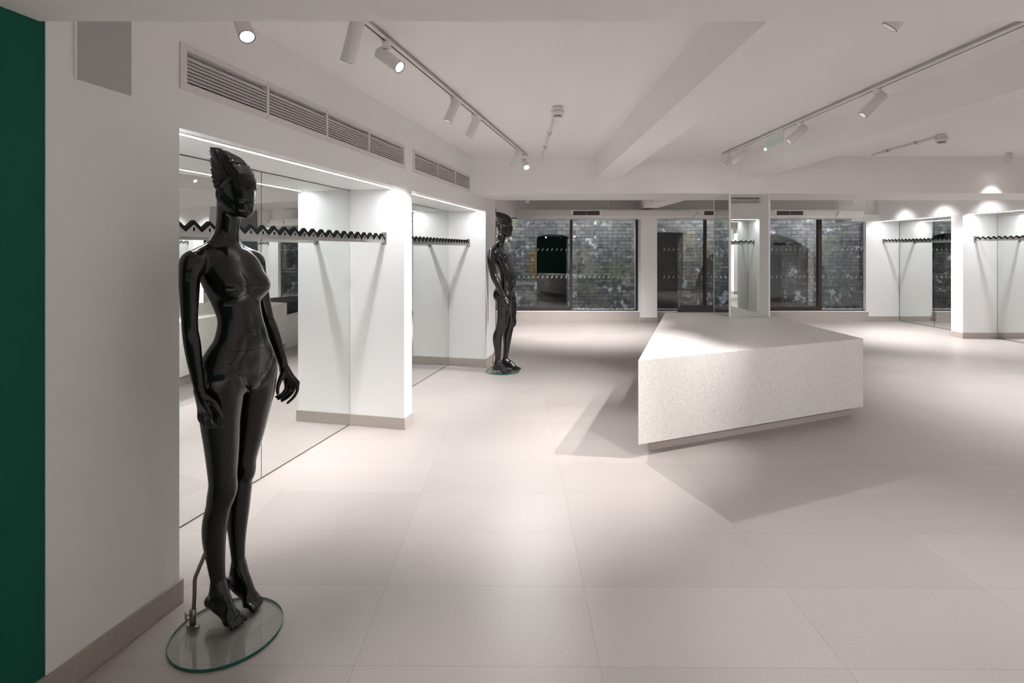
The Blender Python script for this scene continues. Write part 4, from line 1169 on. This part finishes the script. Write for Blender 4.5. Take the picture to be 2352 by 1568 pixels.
MR = [(.02, -.092, .96, .100), (.022, -.100, .86, .092), (.020, -.102, .77, .081), (.006, -.102, .68, .069), (-.012, -.100, .605, .060), (-.030, -.098, .54, .056), (-.056, -.098, .46, .061), (-.062, -.096, .38, .056), (-.058, -.092, .28, .043), (-.058, -.088, .18, .036), (-.060, -.086, .11, .036)]
ML = [(.02, .092, .96, .100), (.045, .096, .86, .090), (.062, .094, .77, .079), (.066, .092, .68, .067), (.062, .090, .605, .058), (.046, .090, .54, .054), (.024, .090, .46, .058), (.014, .088, .38, .053), (.008, .086, .28, .041), (-.004, .084, .18, .034), (-.010, .083, .11, .034)]
fl.chain(MR, .025); fl.chain(ML, .025)
for (kx, ky) in ((.044, -.10), (.116, .09)): fl.ell((kx, ky, .61), (.020, .030, .045), .03)
def mfoot(A_, heel, ball, tip, sv):
    A_, heel, ball, tip, sv = map(np.array, (A_, heel, ball, tip, sv))
    fl.chain([(*A_, .036), (*(A_ * .4 + heel * .6), .034), (*heel, .032)], .025)
    fl.chain([(*heel, .030), (*(heel * .5 + ball * .5 + np.array((0, 0, .012))), .030), (*ball, .024)], .025, flat=(sv, 1.25))
    fl.chain([(*A_, .035), (*(A_ * .5 + ball * .5 + np.array((.01, 0, .02))), .028), (*ball, .022)], .03, flat=(sv, 1.2))
    d = (tip - ball) / np.linalg.norm(tip - ball)
    for off, ln, r in ((.034, .075, .0135), (.014, .072, .0105), (-.002, .066, .010), (-.017, .058, .0095), (-.031, .048, .009)):
        b = ball + sv * off; tp = b + d * ln; tp[2] = .0125 + r
        fl.chain([(*b, r * 1.35), (*(b * .5 + tp * .5 + np.array((0, 0, .006))), r * 1.1), (*tp, r)], .005, 3)
mfoot((-.060, -.086, .11), (-.085, -.080, .060), (.038, -.135, .038), (.102, -.163, .025), (.40, .92, 0))
mfoot((-.010, .083, .11), (-.040, .080, .056), (.112, .100, .036), (.185, .110, .025), (.13, -.99, 0))
for sd in (-1, 1):
    if sd < 0: arm = [(-.10, -.205, 1.505, .054), (-.104, -.232, 1.44, .052), (-.098, -.240, 1.36, .049), (-.085, -.242, 1.29, .043), (-.070, -.242, 1.225, .041), (-.042, -.240, 1.165, .043), (.0, -.236, 1.08, .035), (.036, -.232, 1.01, .026), (.050, -.231, .975, .024)]
    else: arm = [(-.10, .205, 1.505, .054), (-.104, .232, 1.44, .052), (-.098, .240, 1.36, .049), (-.085, .242, 1.29, .043), (-.070, .244, 1.225, .041), (-.050, .244, 1.165, .043), (-.02, .242, 1.08, .035), (.002, .240, 1.01, .026), (.012, .240, .975, .024)]
    fl.chain(arm, .025)
    w0 = np.array(arm[-1][:3]); kx = w0 + np.array((.022, .004 * sd, -.095))
    fs = []
    for q, ln in ((-1, .070), (-.33, .086), (.33, .090), (1, .082)):
        b0 = kx + np.array((.034 * q, -.004 * sd, .002)); fs.append([(*b0, .0115), (*(b0 + (.004, 0, -ln * .5)), .0105), (*(b0 + (.012, -sd * .012, -ln)), .009)])
    hand(fl, w0, kx, (.034, 0, .0), fs, [(*(w0 + (.03, -.008 * sd, -.03)), .018), (*(w0 + (.060, -.012 * sd, -.062)), .014), (*(w0 + (.070, -.014 * sd, -.105)), .0105)], pr=.0165, fr=.0105, k=.01)
# head looking straight ahead
HX = .062
fl.ell((-.060 + HX, 0, 1.835), (.092, .072, .105), .02)
fl.chain([(-.018 + HX, 0, 1.85, .056), (-.012 + HX, 0, 1.80, .055), (-.010 + HX, 0, 1.757, .047), (-.004 + HX, 0, 1.735, .034)], .03, flat=((0, 1, 0), 1.05))
fl.chain([(-.07 + HX, -.054, 1.785, .017), (-.03 + HX, -.043, 1.742, .018), (.004 + HX, 0, 1.728, .02), (-.03 + HX, .043, 1.742, .018), (-.07 + HX, .054, 1.785, .017)], .03)
fl.chain([(.038 + HX, 0, 1.84, .005), (.045 + HX, 0, 1.812, .006), (.046 + HX, 0, 1.80, .007)], .018)
fl.ell((.036 + HX, 0, 1.768), (.007, .02, .006), .012)
for sd in (-1, 1):
    fl.ell((-.076 + HX, sd * .074, 1.808), (.018, .008, .033), .012)
fl.build('body', M['manikin'], mal, 1)
cf = Field((-.16, -.12, 1.79), (.16, .12, 2.05), .0042)
X, Y, Z = np.meshgrid(cf.ax[0], cf.ax[1], cf.ax[2], indexing='ij', sparse=True)
px2, pz2 = np.meshgrid(cf.ax[0], cf.ax[2], indexing='ij')
OUTM = [(x_ + .050 if x_ > -.12 else x_ + .066, z_) for x_, z_ in [(.036, 1.86), (.054, 1.90), (.040, 1.945), (.0, 1.98), (-.05, 2.002), (-.10, 2.014), (-.145, 2.018), (-.172, 2.02), (-.172, 1.97), (-.172, 1.92), (-.168, 1.87), (-.155, 1.83), (-.12, 1.83), (-.07, 1.855), (.0, 1.87)]]
sd2 = poly_sd(px2, pz2, OUTM)
hw = np.interp(pz2, [1.8, 1.88, 1.94, 1.98, 2.02], [.075, .075, .064, .046, .028])
hw = hw * np.clip(np.interp(px2 - .06, [-.18, -.12, -.05, .02, .05], [.6, .9, 1, .9, .5]), .1, 1)
hw2 = hw + .005 * np.abs(np.sin((np.arctan2(pz2 - 1.87, -(px2 - .08)) + 2 * np.hypot(pz2 - 1.87, px2 - .08)) * 9)) * np.clip((np.hypot(pz2 - 1.87, px2 - .08) - .03) / .04, 0, 1)
sd2 = sd2 - .005 * np.abs(np.sin(pz2 * 110)) * np.clip((-.04 - px2) / .04, 0, 1)
d3 = -smin(-(np.abs(Y) - hw2[:, None, :]), -(sd2[:, None, :] + 0 * Y), .03)
cf.d = np.clip(d3, -.08, .08).astype(np.float32)
cf.build('ridged_headpiece', M['crest'], mal, 1)
base_plate(mal, W2L(mal, -.116, 6.73), .212, '')
m0 = W2L(mal, -.245, 6.70)
rod(mal, [(m0[0], m0[1], .02), (m0[0], m0[1], .19), (m0[0] + .004, m0[1], .21), (m0[0] + .04, m0[1] + .015, .29), (m0[0] + .05, m0[1] + .02, .32), (m0[0] + .075, m0[1] + .02, .42), (m0[0] + .10, m0[1] + .02, .43)], (-.6, -.8), M['chrome'])

# ------------------------------------------------------------------ world, assumed yard lamps, view
wd = D.worlds.new('world'); SC.world = wd; wd.use_nodes = True
wd.node_tree.nodes['Background'].inputs[0].default_value = (.55, .6, .7, 1)
wd.node_tree.nodes['Background'].inputs[1].default_value = .02
def assumed_yard_lamp(x, power):  # unseen area light with a housing, assumed from the lit brick and added here
    t = thing('assumed_area_lamp', 'assumed lamp lighting the brick yard outside the windows, out of sight', 'lamp', (x, 12.12, 2.9), FR_ID, 'assumed yard lamps')
    MB().box(x - .5, x + .5, 12.0, 12.16, 2.9, 2.96).build('assumed_lamp_body', M['greymetal'], t)
    ld = D.lights.new('assumed_lamp_beam', 'AREA'); ld.shape = 'RECTANGLE'; ld.size = 1.0; ld.size_y = .1; ld.energy = power; ld.color = (.92, .96, 1)
    lo = D.objects.new('assumed_lamp_beam', ld); COL.objects.link(lo); lo.parent = t; lo.location = (0, 0, -.01)
    lo.rotation_euler = (math.radians(28), 0, 0)
for x in (-.5, 2.0, 4.6, 7.2): assumed_yard_lamp(x, 8.5)

SC.view_settings.view_transform = 'Standard'; SC.view_settings.look = 'None'
SC.view_settings.gamma = 1.0; SC.view_settings.exposure = 2.47; SC.view_settings.use_curve_mapping = False
cy = SC.cycles
cy.use_denoising = True
cy.use_adaptive_sampling = True; cy.adaptive_threshold = .03; cy.max_bounces = 10; cy.diffuse_bounces = 6; cy.glossy_bounces = 6; cy.transmission_bounces = 6; cy.transparent_max_bounces = 12
cy.sample_clamp_indirect = 8.0; cy.blur_glossy = .6
for o in D.objects:
    if '_b' in o: del o['_b']
